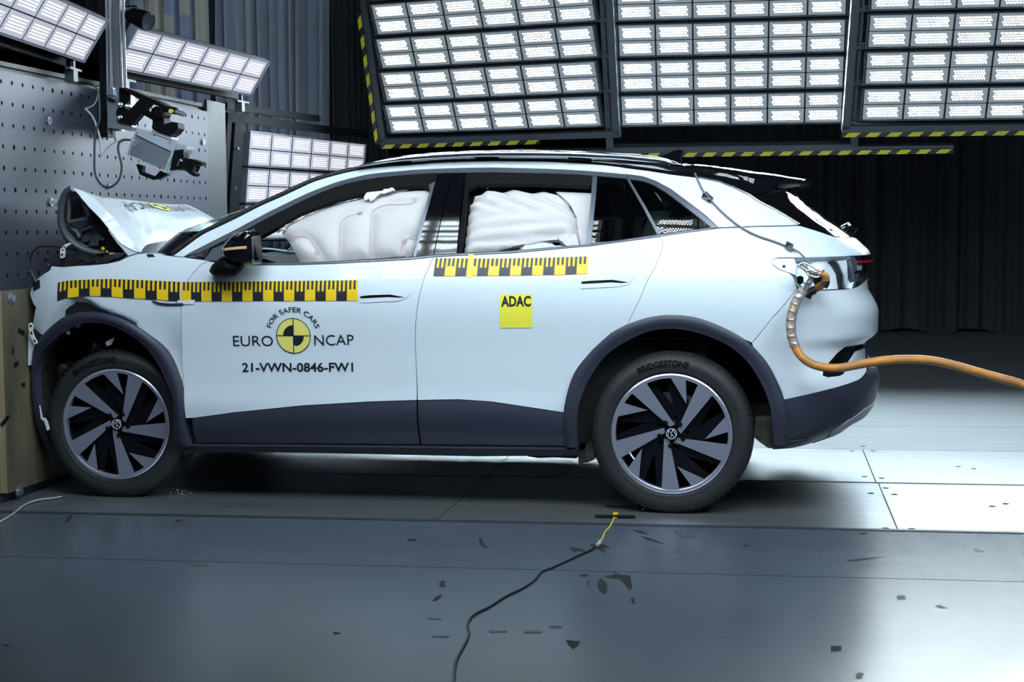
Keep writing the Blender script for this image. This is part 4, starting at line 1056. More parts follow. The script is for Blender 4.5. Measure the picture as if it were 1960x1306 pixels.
mb.build('wiring', 'cableblack', car, True)
mb = MB(); mb.tube([onY(p, .18) for p in [(195, 475.5), (200, 478)]], .009, 8); mb.tube([onY(p, .18) for p in [(203, 481), (207, 483)]], .005, 8); mb.build('yellow_connector', 'yellow', car, True)
mb = MB(); mb.tube(smoothpath([onY(p, .17) for p in [(213, 485), (220, 486), (240, 483.5), (262, 487)]], 4), .0025, 6); mb.box(onY((214, 485.5), .17), (.02, .01, .01)); mb.build('release_cable', 'cablewhite', car, True)
# hanging loop of cable in front of the fender
mb = MB(); mb.tube(smoothpath([onY(p, .22) for p in [(150, 478), (135, 477), (118, 474), (92, 471.5), (74, 474), (62, 484), (57.5, 500), (58, 515), (64, 530), (70, 541)]], 6), .0045, 6); mb.tube(smoothpath([onY(p, .25) for p in [(88, 497), (91, 503), (94, 509)]], 4), .004, 6); mb.box(onY((89, 499), .25), (.014, .012, .02)); mb.build('loose_cable', 'cableblack', car, True)
# torn bumper bracket at the front corner, light bumper remnant
mb = MB(); V = [onY(p, .04) for p in [(54, 622), (58, 618), (62, 623), (61, 634), (65, 646), (70, 655), (70, 658), (66, 658), (60, 648), (56, 640)]]
mb.prism(V, [(p[0], p[2]) for p in V], (0, .012, 0)); o = mb.build('bumper_bracket', 'label', car)
mb = MB(); slab(mb, [(57, 622), (60, 622), (60, 626), (57, 626)], .036, .004); slab(mb, [(58, 635), (61, 635), (62, 640), (59, 640)], .036, .004); slab(mb, [(64, 650), (67, 651), (68, 655), (66, 655)], .036, .004); mb.build('bracket_slot', 'hole', o)
mb = MB(); slab(mb, [(54, 640), (58, 646), (66, 660), (60, 676), (56, 700), (53.5, 700)], .07, .03); mb.build('bumper_remnant', 'white', car)
mb = MB(); slab(mb, [(63, 630), (77, 641), (84, 642), (76, 652), (66, 645)], .065, .03); mb.build('bumper_gap', 'void', car)
o = panel('tape_patch', [(62, 543), (75, 535), (76, 551), (65, 557)], 'blacktape', fender, gap=0, off=.006, th=.004, h=.01)
panel('tape_patch', [(281, 487), (293, 487), (297, 492), (283, 493)], 'blacktape', fender, gap=0, off=.003, th=.003, h=.02)
# inward rolled fender lip (shaded grey in the photo) : geometry only, same white paint

# ------------------------------------------------------------------ inside of the car
mb = MB()
mb.box((-1.0, YC, .55), (2.3, 1.55, .5)); mb.build('cabin_floor', 'interior', car)
mb = MB()
V = []
prof = [(-2.35, 1.15), (-2.15, 1.165), (-1.95, 1.165), (-1.80, 1.12), (-1.78, .9)]
V = [(x, y, z) for (x, z) in prof for y in (.14, 2 * YC - .14)]
mb.add(V, [(2 * i, 2 * i + 1, 2 * i + 3, 2 * i + 2) for i in range(4)]); mb.build('dashboard', 'interior', car, True)
mb = MB(); mb.box((-1.93, 1.45, 1.17), (.26, .45, .04)); mb.build('dashboard_pad', 'dashpale', car)
def seatback(x, y, wd, m, z1=1.34):
    b = MB(); n = 10; V = []
    for k in range(7):
        t = k / 6; z = .75 + (z1 - .75) * t; xx = x + .22 * t; hw = wd / 2 * (1 - .25 * t ** 3); dp = .09 * (1 - .3 * t)
        for q in range(16):
            a = 2 * math.pi * q / 16; V.append((xx + dp * np.sign(math.cos(a)) * abs(math.cos(a)) ** .5, y + hw * np.sign(math.sin(a)) * abs(math.sin(a)) ** .5, z))
    b.add(V, [(k * 16 + q, k * 16 + (q + 1) % 16, (k + 1) * 16 + (q + 1) % 16, (k + 1) * 16 + q) for k in range(6) for q in range(16)] + [tuple(range(96, 112))])
    c = (x + .25, y, z1 + .09); b.box(c, (.08, wd * .5, .13)); b.tube([(x + .22, y - .05, z1 - .02), (x + .24, y - .05, z1 + .06)], .008); b.tube([(x + .22, y + .05, z1 - .02), (x + .24, y + .05, z1 + .06)], .008)
    return b.build('seat', m, car, True)
seatback(-1.22, .50, .50, 'interior'); seatback(-1.22, 1.35, .50, 'interior'); seatback(-.28, .48, .46, 'seat', 1.38); seatback(-.28, 1.35, .46, 'seat', 1.38)
mb = MB(); mb.box((-.05, YC, 1.02), (.75, 1.45, .06)); mb.build('luggage_cover', 'interior', car)
mb = MB(); mb.box((-.7, YC, 1.56), (1.7, 1.15, .03)); mb.build('headliner', 'interior', car)

# airbags: inflated cloth, creased along its seams
def airbag(name, outline, seams, off, m, puff, wr=None, parent=None, h=.016, seamr=.028):
    SM = [S(q) for q in seams]
    P = densify(S(outline), h)
    def fn(vs):
        e = segdist(vs, P); d = np.full(len(vs), 9.0)
        for q in SM: d = np.minimum(d, segdist(vs, q, False))
        o = puff * (1 - np.exp(-e / .035)) - puff * .55 * np.exp(-(d / seamr) ** 1.3)
        if wr is not None: o = o + wr(vs)
        return o
    return panel(name, outline, m, parent or car, gap=0, off=off, th=.03, h=h, fn=fn)
AB1 = [(530, 432), (545, 416), (575, 401), (605, 387), (645, 373), (699, 360), (720, 356), (757, 349), (810, 345), (824, 352), (826, 368), (812, 405), (800, 442), (792, 460), (786, 470), (780, 479), (772, 479), (769, 487), (742, 489), (703, 492), (682, 492), (640, 498), (594, 501), (575, 499), (563, 492), (561, 482), (552, 465), (543, 449)]
SEAM1 = [[(541, 447), (560, 443), (575, 443), (586, 447), (600, 468), (608, 480)],
         [(641, 496), (645, 470), (645, 430), (648, 415), (660, 405), (675, 400), (690, 397)],
         [(703, 492), (704, 440), (706, 396), (722, 385), (740, 380), (760, 381), (786, 379), (792, 374)],
         [(795, 443), (780, 445), (770, 452), (765, 462), (764, 475)], [(563, 492), (640, 494), (682, 488), (769, 486)]]
ab = airbag('curtain_airbag', AB1, SEAM1, -.075, 'airbag', .050)
ab['label'] = 'smooth inflated airbag in the front door window'
for q in SEAM1[:4]:
    P = resamp(S(q), 30)
    mb = MB(); mb.tube(surf(P[:, 0], P[:, 1], -.075 + .026), .0016, 5); mb.build('seam', 'stitch', ab)
mb = MB()
for p in [(685, 401), (789, 372.5), (770, 454), (600, 477)]:
    s_, z_ = p2s(p); c = surf(s_, z_, -.046); pts = [c + .011 * np.array([math.cos(a), 0, math.sin(a)]) for a in np.linspace(0, 6.28, 16)]; mb.tube(pts, .0012, 5); pts = [c + .004 * np.array([math.cos(a), -.1, math.sin(a)]) for a in np.linspace(0, 6.28, 10)]; mb.tube(pts, .001, 5)
mb.build('tether_mark', 'stitch', ab)
# torn fragments
panel('torn_cloth', [(695, 372), (698, 366), (708, 363), (722, 362), (737, 358), (742, 355), (750, 355), (754, 358), (741, 364), (722, 368), (715, 376), (706, 381), (704, 376), (696, 379)], 'label', ab, gap=0, off=-.020, th=.008, h=.01, fn=lambda v: .006 * np.sin(v[:, 0] * 190) * np.sin(v[:, 1] * 160))
panel('torn_cloth', [(511, 433), (522, 426), (538, 420), (545, 421), (540, 430), (528, 434)], 'airbag', ab, gap=0, off=-.05, th=.008, h=.01, fn=lambda v: .008 * np.sin(v[:, 0] * 150) * np.sin(v[:, 1] * 120))
def wr2(vs):
    x, z = vs[:, 0], vs[:, 1]
    zz = z + .03 * np.sin(x * 3.1)
    f = .010 * np.sin(zz * 118 + 1.2 * np.sin(x * 5)) + .006 * np.sin(zz * 230 + x * 7)
    e = np.clip((1.44 - z) / .06, 0, 1) * 1.0
    g = .012 * np.sin((x * .8 + z * 2.0) * 60) * (1 - e)
    return f * (.35 + .65 * e) + g
AB2 = [(893, 385), (898, 368), (912, 353), (930, 348), (1000, 348), (1040, 350), (1062, 356), (1080, 367), (1093, 385), (1101, 405), (1104, 430), (1106, 452), (1108, 466), (1094, 470), (1080, 462), (1064, 446), (1050, 446), (1030, 449), (995, 456), (965, 463), (930, 470), (900, 476), (895, 483), (882, 481), (884, 455), (889, 415)]
ab2 = airbag('curtain_airbag', AB2, [[(1075, 366), (1090, 385), (1098, 405), (1101, 430), (1103, 466)]], -.085, 'airbag', .045, wr2, h=.012)
ab2['label'] = 'wrinkled airbag in the rear door window'
panel('curtain_airbag', [(1060, 350), (1131, 353), (1129, 372), (1123, 465), (1108, 468), (1100, 400), (1088, 375), (1070, 358)], 'airbag', car, gap=0, off=-.075, th=.03, h=.03)
panel('airbag_fold', [(1064, 448), (1078, 445), (1100, 440), (1105, 455), (1108, 468), (1096, 472), (1082, 464)], 'airbag', ab2, gap=0, off=-.040, th=.02, h=.012, fn=lambda v: .008 * np.sin((v[:, 0] - v[:, 1]) * 120))
panel('airbag_fold', [(1000, 455), (1012, 450), (1052, 451), (1066, 462), (1052, 467), (1030, 466), (1014, 469), (998, 474), (988, 478), (980, 478)], 'airbag', ab2, gap=0, off=-.085, th=.02, h=.015, fn=lambda v: .005 * np.sin(v[:, 0] * 70))
mb = MB()
for P, Y in [([(915, 472), (985, 460), (985, 480), (912, 486)], .42)]: slab(mb, P, Y, .1)
mb.build('head_restraint', 'seat', car)
mb = MB(); slab(mb, [(992, 478), (1080, 471), (1080, 474), (992, 481)], .16, .02); mb.build('window_sill_trim', 'label', car)
# broken glass granules along the belt line
mb = MB()
for a, b, n in [((682, 497), (775, 489.5), 60), ((872, 485), (912, 483), 26), ((784, 490), (868, 484), 20)]:
    for i in range(n):
        t = (i + rng.uniform(-.3, .3)) / n; p = (a[0] + (b[0] - a[0]) * t, a[1] + (b[1] - a[1]) * t + rng.uniform(-1, .6))
        c = surf(*p2s(p), -.012); mb.box(c, (.005, .005, .005), 0, np.array(Matrix.Rotation(rng.uniform(0, 3), 3, 'Y')))
tag(mb.build('broken_glass', 'steelwire', car), kind='stuff')

# ------------------------------------------------------------------ door mirror
mir = mk('door_mirror', [], [], 'black_gloss', car)
mb = MB()
CAP = [(423, 479), (427, 471), (435, 460.5), (444, 451.5), (458, 444.5), (472, 441), (481, 443), (486, 452), (487.5, 470), (489, 500), (487, 506), (470, 508), (448, 506), (434, 500), (427, 493), (423, 486)]
ctr = np.mean(np.array(CAP), 0)
rings = []
for k, (sc, Y) in enumerate([(1.0, -.085), (.985, -.115), (.94, -.140), (.84, -.158), (.5, -.170), (.12, -.173)]):
    q = resamp(np.vstack([CAP, CAP[:1]]), 33)[:-1]
    rings.append([onY(tuple(ctr + (p - ctr) * sc), Y) for p in q])
back = [r + np.array([.015, .055, 0]) for r in rings[0]]
allr = [back] + rings; V = [p for r in allr for p in r]; n = 32
Fc = [(i * n + k, i * n + (k + 1) % n, (i + 1) * n + (k + 1) % n, (i + 1) * n + k) for i in range(len(allr) - 1) for k in range(n)] + [tuple(range(n)), tuple(range((len(allr) - 1) * n, len(allr) * n))]
b_ = MB(); b_.add(V, Fc); mm = b_.build('tmp', 'black_gloss', None, True)
mir.data = mm.data; bpy.data.objects.remove(mm)
ARM = [(400, 519), (405, 508), (416, 498), (426, 490), (440, 498), (470, 507), (466, 514), (455, 525), (448, 529), (415, 529.5), (405, 526)]
ctr = np.mean(np.array(ARM), 0); allr = []
for sc, Y in [(.95, .0), (1.0, -.05), (.97, -.09), (.8, -.125), (.4, -.145), (.1, -.150)]:
    q = resamp(np.vstack([ARM, ARM[:1]]), 29)[:-1]; allr.append([onY(tuple(ctr + (p - ctr) * sc), Y) for p in q])
n = 28; V = [p for r in allr for p in r]
b_ = MB(); b_.add(V, [(i * n + k, i * n + (k + 1) % n, (i + 1) * n + (k + 1) % n, (i + 1) * n + k) for i in range(len(allr) - 1) for k in range(n)] + [tuple(range(n)), tuple(range((len(allr) - 1) * n, len(allr) * n))])
b_.build('mirror_arm', 'black', mir, True)
from mathutils.bvhtree import BVHTree
_bv = BVHTree.FromPolygons([v.co[:] for v in mir.data.vertices], [tuple(p.vertices) for p in mir.data.polygons])
def on_mirror(p, lift=.002):
    d = ray(*p); d = d / np.linalg.norm(d); h = _bv.ray_cast(Vector(CAM), Vector(d))
    if h[0] is None: return onY(p, -.12)
    return np.array(h[0]) - d * lift
n = 16
A = [on_mirror((424 + 48 * i / (n - 1), 477.5 - 6.5 * (i / (n - 1)) ** .5), .004) for i in range(n)]; B = [on_mirror((425 + 47 * i / (n - 1), 482 - 5.8 * (i / (n - 1)) ** .5), .004) for i in range(n)]
back = np.array([0, .02, 0])
mb = MB(); mb.add(A + B + [a + back for a in A] + [b + back for b in B], [(i, i + 1, n + i + 1, n + i) for i in range(n - 1)] + [(i, 2 * n + i, 2 * n + i + 1, i + 1) for i in range(n - 1)] + [(n + i, n + i + 1, 3 * n + i + 1, 3 * n + i) for i in range(n - 1)]); mb.build('indicator', 'amber', mir, True)
mb = MB(); mb.tube(smoothpath([onY(p, -.148) for p in [(427, 470), (433, 459), (443, 450), (456, 444.5), (470, 442.5), (474, 446), (474, 452)]], 6), .0016, 6); mb.build('mirror_edge_line', 'silver', mir, True)

# ------------------------------------------------------------------ handles
for par, L_, Sl in [(fdoor, [(689, 562), (705, 553.5), (780, 550), (786, 553), (786, 560), (781, 568), (765, 576), (692, 580)], [(690, 567.5), (706, 565.5), (747, 564), (776, 569.4), (764, 570), (744, 569), (710, 570.5), (690, 571.5)]),
                    (rdoor, [(1110, 534), (1128, 526), (1208, 521.5), (1214, 524), (1213, 532), (1203, 545), (1181, 549.5), (1112, 553)], [(1113, 539.6), (1130, 538), (1172, 536), (1204, 541), (1190, 542.3), (1170, 541), (1132, 543), (1113, 544)])]:
    h_ = panel('door_handle', L_, 'white', par, gap=0, off=.0035, th=.006, h=.02, fn=lambda v: 0 * v[:, 0])
    panel('handle_recess', Sl, 'black', h_, gap=0, off=.0045, th=.004, h=.02)

# ------------------------------------------------------------------ measuring tapes, lettering
def tape(name, parent, top, bot, nblk, first_black=True, extra=None):
    T_ = S(top); B_ = S(bot); N_ = nblk * 5
    Tr = resamp(T_, N_ + 1); Br = resamp(B_, N_ + 1)
    def P(u, w_):
        i = min(int(u), N_ - 1); f = u - i; a = Tr[i] * (1 - f) + Tr[i + 1] * f; b = Br[i] * (1 - f) + Br[i + 1] * f
        return a * (1 - w_) + b * w_
    rws = 6; base = [P(u, r / rws) for r in range(rws + 1) for u in range(N_ + 1)]; q_ = N_ + 1
    polys = [(base, [(r * q_ + i, (r + 1) * q_ + i, (r + 1) * q_ + 1 + i, r * q_ + i + 1) for i in range(N_) for r in range(rws)], 0)]
    for b in range(nblk):
        black = (b % 2 == 0) == first_black
        u0 = b * 5
        def quad(ua, ub, wa, wb):
            k = max(1, int(ub - ua)); R3 = 3; pts = [P(ua + (ub - ua) * i / k, wa + (wb - wa) * r / R3) for r in range(R3 + 1) for i in range(k + 1)]
            polys.append((pts, [(r * (k + 1) + i, (r + 1) * (k + 1) + i, (r + 1) * (k + 1) + 1 + i, r * (k + 1) + i + 1) for i in range(k) for r in range(R3)], 1))
        if black:
            quad(u0, u0 + 5, .53, 1.0)
            for q in (0, 2, 4): quad(u0 + q, u0 + q + 1, 0, .53)
        else:
            for q in (1, 3): quad(u0 + q, u0 + q + 1, 0, .44)
    return decal(name, polys, ['yellow', 'ink'], parent, .0042 if parent is fender else .0026)
t1a = tape('measuring_tape', fender, [(111, 541), (128, 537.7), (168.7, 535.8), (209, 534.4), (247.7, 535.8), (293.7, 537.7), (345, 540)], [(111, 576), (126.4, 570.8), (167, 566.5), (209, 568), (249.6, 570.8), (291.8, 573.5), (345, 577)], 11)
t1b = tape('measuring_tape', fdoor, [(347, 540.2), (420, 540), (500, 539), (600, 537.8), (685.5, 536.8)], [(347, 577), (420, 577), (500, 576.5), (600, 576.2), (684.5, 576)], 17, False)
t2_ = tape('measuring_tape', rdoor, [(834.4, 494.8), (951, 495.5), (1049, 493.8), (1126.5, 491.4)], [(829.7, 529.3), (912, 528.8), (1000, 528), (1082.5, 526.2), (1124.8, 524.2)], 14)
def gridquad(pts, n=8):
    a, b, c, d = [np.array(p2s(p)) for p in pts]; V = []
    for i in range(n + 1):
        for j in range(n + 1):
            s_, t_ = j / n, i / n; V.append((a * (1 - s_) + b * s_) * (1 - t_) + (d * (1 - s_) + c * s_) * t_)
    return (V, [(i * (n + 1) + j, (i + 1) * (n + 1) + j, (i + 1) * (n + 1) + j + 1, i * (n + 1) + j + 1) for i in range(n) for j in range(n)], 0)
decal('tape_overlap', [gridquad([(897, 487.5), (907.5, 487.5), (904, 532), (892.5, 532)])], ['yellow2'], rdoor, off=.004)
bt = band('loose_trim', [(292, 575), (300, 578), (315, 580.5), (335, 581), (352, 580)], [(293, 576.5), (303, 581.5), (318, 583.5), (352, 583.5)], 'silver', fender, k=1, off=lambda t, w_: .010, th=.01)
panel('side_badge', [(340, 575), (374, 574), (372, 582), (342, 583)], 'label', fdoor, gap=0, off=.006, th=.006, h=.02)

def text_on(name, parent, s, pL, pR, cap, m, bold=0.0, sx=1.0, off=.0026):
    """text set along the traced base line pL-pR, cap height in metres"""
    V, Fc = textmesh(s, bold)
    a = np.array(p2s(pL)); b = np.array(p2s(pR)); L_ = np.linalg.norm(b - a); t = (b - a) / L_; n = np.array([-t[1], t[0]])
    x0, x1 = V[:, 0].min(), V[:, 0].max(); H0 = .73
    P = a + np.outer((V[:, 0] - x0) / (x1 - x0) * L_, t) + np.outer(V[:, 1] / H0 * cap, n)
    return decal(name, [(P, Fc, 0)], [m], parent, off)
def arc_text(name, parent, s, pc, r, cap, a0, a1, m, bold=0.02):
    c = np.array(p2s(pc)); polys = []
    V, Fc = textmesh(s, bold); x0, x1 = V[:, 0].min(), V[:, 0].max()
    A = math.radians(a0) + (math.radians(a1 - a0)) * (V[:, 0] - x0) / (x1 - x0); R_ = r + V[:, 1] / .73 * cap
    P = c + np.stack([R_ * np.cos(A), R_ * np.sin(A)], 1)
    return decal(name, [(P, Fc, 0)], [m], parent, .0026)
text_on('lettering', fdoor, 'EURO', (447, 662.5), (523.5, 662.5), .0525, 'ink2', -.002)
text_on('lettering', fdoor, 'NCAP', (602.5, 661.5), (678, 660.5), .0525, 'ink2', -.002)
text_on('lettering', fdoor, '21-VWN-0846-FW1', (464, 711.5), (676.5, 711), .0425, 'ink2', .022)
arc_text('lettering', fdoor, 'FOR SAFER CARS', (562, 644), .1155, .0245, 160, 19, 'ink2', .008)
def disc(c, r, n=64, a0=0, a1=360, r0=0.0):
    A = np.radians(np.linspace(a0, a1, n)); o = [c + r * np.array([math.cos(a), math.sin(a)]) for a in A]
    if r0 > 0:
        i = [c + r0 * np.array([math.cos(a), math.sin(a)]) for a in A]
        return o + i, [(k, k + 1, n + k + 1, n + k) for k in range(n - 1)]
    return o + [c], [(k, k + 1, n) for k in range(n - 1)]
def emblem(c, r, parent):
    py = []
    P, f = disc(c, r); py.append((P, f, 0))
    P, f = disc(c, r, r0=r * .955); py.append((P, f, 1))
    for a in (90, 270): P, f = disc(c, r * .60, 24, a, a + 90); py.append((P, f, 1))
    hw = .0023
    for d in (np.array([1, 0.0]), np.array([.02, 1.0])):
        n = np.array([-d[1], d[0]]) * hw; py.append(([c - d * r + n, c - d * r - n, c + d * r - n, c + d * r + n], [(0, 1, 2, 3)], 1))
    # keep every face turned outward
    out = []
    for P, fs, k in py:
        P = np.array(P, float); g = []
        for f in fs:
            a, b, c2 = P[f[0]], P[f[1]], P[f[2]]; g.append(f if (b[0] - a[0]) * (c2[1] - a[1]) - (b[1] - a[1]) * (c2[0] - a[0]) > 0 else f[::-1])
        out.append((P, g, k))
    return out
decal('round_emblem', emblem(np.array(p2s((562, 643))), .0845, fdoor), ['emblem_yellow', 'ink2'], fdoor, .0026)
st = decal('yellow_sticker', [gridquad([(957, 564), (1019, 563.5), (1019, 627.5), (957, 628)])], ['yellow2'], rdoor, .0026)
text_on('lettering', rdoor, 'ADAC', (959.5, 586.5), (1016.5, 586), .047, 'ink', .035, off=.0036)
# bonnet lettering, read from the front of the car
def bonnet_map(P2, c_uv, sc):     # local x runs toward the near side, local y toward the windscreen
    cu, cv = c_uv; out = []
    for x, y in P2:
        v = cv - x * sc / 1.6; u = cu - y * sc * .62 / .47
        p = H(u, v); e = 1e-3; a = H(u + e, v) - p; b = H(u, v + e) - p; n = np.cross(b, a); n /= np.linalg.norm(n)
        if n[2] < 0: n = -n
        out.append(p + n * .004)
    return out
for s_, xo in (('NCAP', .55), ('EURO', -1.95)):
    V, Fc = textmesh(s_, 0.0); V = V[:, :2]; V[:, 0] = V[:, 0] / (V[:, 0].max()) * 1.45 
    Q = [(x + xo + (0 if xo > 0 else 0), y - .3) for x, y in V]
    mk('lettering', bonnet_map(Q, (.79, .62), .235), Fc, 'ink2', bon)
py = emblem(np.array([0.0, 0.0]), .50, bon)
V = []; Fc = []; mi = []
for P, fs, k in py:
    n = len(V); q = bonnet_map(P, (.79, .62), .235); V += [a + np.array([0, 0, .0008 * k]) for a in q]; Fc += [tuple(i + n for i in f) for f in fs]; mi += [k] * len(fs)
mk('round_emblem', V, Fc, ['emblem_yellow', 'ink2'], bon, False, mi)

# ------------------------------------------------------------------ wheels
RT_, RR = .3715, .277       # tyre and rim radius
def polar(r, a): return np.array([r * math.cos(math.radians(a)), r * math.sin(math.radians(a))])
def extr(mb, P2, y0, y1, mi=0, mside=1, c=(0, 0, 0)):
    """face at y0 (toward the viewer), sides back to y1"""
    P2 = [np.array(p) for p in P2]
    if sum(P2[i][0] * P2[(i + 1) % len(P2)][1] - P2[(i + 1) % len(P2)][0] * P2[i][1] for i in range(len(P2))) < 0: P2 = P2[::-1]
    tr = tess(P2); n = len(P2)
    yy = y0 if callable(y0) else (lambda p: y0)
    V0 = [(p[0], yy(p), p[1]) for p in P2]
    mb.add(V0, tr, mi)
    mb.add(V0 + [(p[0], y1, p[1]) for p in P2], [(i, n + i, n + (i + 1) % n, (i + 1) % n) for i in range(n)], mside)
def roundpoly(P, r, k=4):
    out = []; n = len(P)
    for i in range(n):
        a, b, c = np.array(P[i - 1]), np.array(P[i]), np.array(P[(i + 1) % n])
        d1 = (a - b) / np.linalg.norm(a - b); d2 = (c - b) / np.linalg.norm(c - b)
        q = min(r, np.linalg.norm(a - b) * .4, np.linalg.norm(c - b) * .4)
        p1 = b + d1 * q; p2 = b + d2 * q
        for j in range(k + 1):
            t = j / k; out.append((1 - t) ** 2 * p1 + 2 * t * (1 - t) * b + t * t * p2)
    return out
def make_wheel(phi0, name, loc, ev=0.0, mud=False, letters=118, grime=0):
    # everything in local coordinates: axis along y, outer face toward -y
    sc = RR / 545.0
    mb = MB()
    prof = [(.030, RR - .004), (.004, RR - .004), (-.003, RR - .002), (-.006, RR - .008), (-.004, RR - .018), (-.002, RR - .022), (.020, RR - .024), (.19, RR - .035)]
    mb.lathe(prof, (0, 0, 0), (0, 1, 0), 120, 0)
    n0 = len(mb.F)
    ring_in = .517 * 0 + 512 * sc
    # annulus of the face
    def dish(p):
        r = math.hypot(p[0], p[1]); return -.004 + .030 * (1 - min(1, r / (RR - .02))) ** 1.0 * .9
    for k in range(5):
        f = phi0 - 72 * k
        spoke = [polar(RR - .012, f), polar(RR - .012, f - 4.5), polar(RR - .012, f - 9), polar(RR - .012, f - 13.5), polar(RR - .012, f - 18.1), polar(82 * sc, f - 63.5), polar(61 * sc, f - 29.5)]
        extr(mb, spoke, dish, .055, 0, 1)
        wedge = [polar(RR - .012, f - 42.6), polar(RR - .012, f - 48), polar(RR - .012, f - 53), polar(RR - .012, f - 58.6), polar(299 * sc, f - 70.9)]
        extr(mb, wedge, lambda p: dish(p) + .001, .040, 0, 1)
        # recessed black arms behind the openings
        arm = [polar(RR - .02, f - 18), polar(RR - .02, f - 24), polar(.10, f - 62), polar(.05, f - 40), polar(.06, f - 8)]
        extr(mb, arm, .030, .06, 1, 1)
        arm = [polar(RR - .02, f - 38), polar(RR - .02, f - 45), polar(.165, f - 72), polar(.07, f - 95), polar(.06, f - 72)]
        extr(mb, arm, .026, .06, 1, 1)
    mb.lathe([(.062, .085), (.050, .075), (.040, .060), (.034, .045), (.030, .0)], (0, 0, 0), (0, 1, 0), 40, 1)
    rim = MB.build(mb, name, ['rim', 'rimblack'], None, False)
    o = rim
    for i, p in enumerate(o.data.polygons):
        pass
    # the barrel becomes dark inside
    for p in o.data.polygons:
        c = p.center; r = math.hypot(c.x, c.z)
        if r > RR - .040 and c.y > .012: p.material_index = 1
    autosmooth_faces(o)
    T = Matrix.Translation(loc)
    subs = []
    def sub(b, nm, m, smooth=True):
        q = b.build(nm, m, None, smooth); subs.append(q); return q
    b = MB()
    prof = [(.215, RR + .004), (.222, RR + .03), (.226, RR + .055), (.215, RT_ - .012), (.195, RT_ - .002), (.165, RT_), (.162, RT_ - .007), (.155, RT_ - .007), (.152, RT_), (.118, RT_), (.115, RT_ - .007), (.107, RT_ - .007), (.104, RT_), (.07, RT_), (.067, RT_ - .007), (.059, RT_ - .007), (.056, RT_ - .001), (.030, RT_ - .004), (.012, RT_ - .012), (.002, RT_ - .024), (-.008, RR + .060), (-.0115, RR + .045), (-.010, RR + .030), (-.006, RR + .018), (-.0065, RR + .012), (-.004, RR + .006), (.004, RR - .002)]
    b.lathe(prof, (0, 0, 0), (0, 1, 0), 160, 0)
    # sipes at the tread shoulder, pattern inside the tyre mesh
    for k in range(72):
        a = 2 * math.pi * k / 72
        R_ = np.array([[math.cos(a), 0, -math.sin(a)], [0, 1, 0], [math.sin(a), 0, math.cos(a)]])
        b.box(R_ @ np.array([RT_ - .0055, .024, 0]), (.010, .026, .003), 1, R_)
    sub(b, 'tyre', ['tyre', 'hole'])
    b = MB(); b.lathe([(.004, .0), (.004, .024), (.006, .0265), (.014, .0275)], (0, 0, 0), (0, 1, 0), 40, 0); sub(b, 'hub_cap', 'rimblack')
    # maker's emblem on the hub: ring with two nested v shapes
    b = MB(); y = .0025; th = .0024
    rr = .0245
    n = 40
    A = [(rr * math.cos(2 * math.pi * k / n), y, rr * math.sin(2 * math.pi * k / n)) for k in range(n)]; B = [(rr * .87 * math.cos(2 * math.pi * k / n), y, rr * .87 * math.sin(2 * math.pi * k / n)) for k in range(n)]
    b.add(A + B + [(p[0], y + .003, p[2]) for p in A + B], [(k, (k + 1) % n, n + (k + 1) % n, n + k) for k in range(n)] + [(k, 2 * n + k, 2 * n + (k + 1) % n, (k + 1) % n) for k in range(n)])
    er = math.radians(ev)
    def stroke(p, q):
        p = np.array(p) * rr; q = np.array(q) * rr; d = (q - p) / np.linalg.norm(q - p); nn = np.array([-d[1], d[0]]) * th / 2
        Q = [p + nn, p - nn, q - nn, q + nn]; Q = [np.array([v[0] * math.cos(er) - v[1] * math.sin(er), v[0] * math.sin(er) + v[1] * math.cos(er)]) for v in Q]
        b.add([(v[0], y, v[1]) for v in Q] + [(v[0], y + .003, v[1]) for v in Q], [(0, 1, 2, 3), (0, 4, 5, 1), (1, 5, 6, 2), (2, 6, 7, 3), (3, 7, 4, 0)])
    stroke((-.42, .80), (0, .10)); stroke((.42, .80), (0, .10))
    stroke((-.76, .48), (-.38, -.78)); stroke((-.38, -.78), (-.02, -.06)); stroke((.76, .48), (.38, -.78)); stroke((.38, -.78), (.02, -.06))
    sub(b, 'hub_emblem', 'emblem', False)
    b = MB()
    for k in range(5):
        p = polar(.056, phi0 - 72 * k - 14); bb = MB(); bb.lathe([(.030, .011), (.012, .011), (.008, .008), (.006, .0)], (p[0], 0, p[1]), (0, 1, 0), 16, 0); sub(bb, 'wheel_bolt', 'black')
    b = MB(); b.lathe([(.10, .0), (.10, .165), (.115, .165), (.115, 0)], (0, 0, 0), (0, 1, 0), 48, 0); b.lathe([(.085, .0), (.085, .09), (.10, .1)], (0, 0, 0), (0, 1, 0), 32, 0); sub(b, 'brake_disc', 'rubber')
    bb = MB(); a0 = 60
    P2 = [polar(.185, a) for a in range(a0, a0 + 50, 8)] + [polar(.115, a) for a in range(a0 + 48, a0 - 1, -8)]; extr(bb, P2, .075, .13, 0, 0); sub(bb, 'brake_caliper', 'alu', False)
    b = MB(); b.lathe([(.20, .0), (.20, RR - .04)], (0, 0, 0), (0, 1, 0), 48, 0); sub(b, 'wheel_back', 'void')
    # raised lettering on the sidewall
    V, Fc = textmesh('BRIDGESTONE', .02); x0, x1 = V[:, 0].min(), V[:, 0].max()
    A = np.radians(letters - (V[:, 0] - x0) / (x1 - x0) * 42); R_ = .3105 + V[:, 1] / .73 * .028
    V3 = [(r * math.cos(a), -.0135 + (0.06 * max(0, r - (RR + .045))), r * math.sin(a)) for r, a in zip(R_, A)]
    q = mk('tyre_lettering', V3, Fc, 'tyremark'); subs.append(q)
    return rim, subs
def autosmooth_faces(o):
    pass
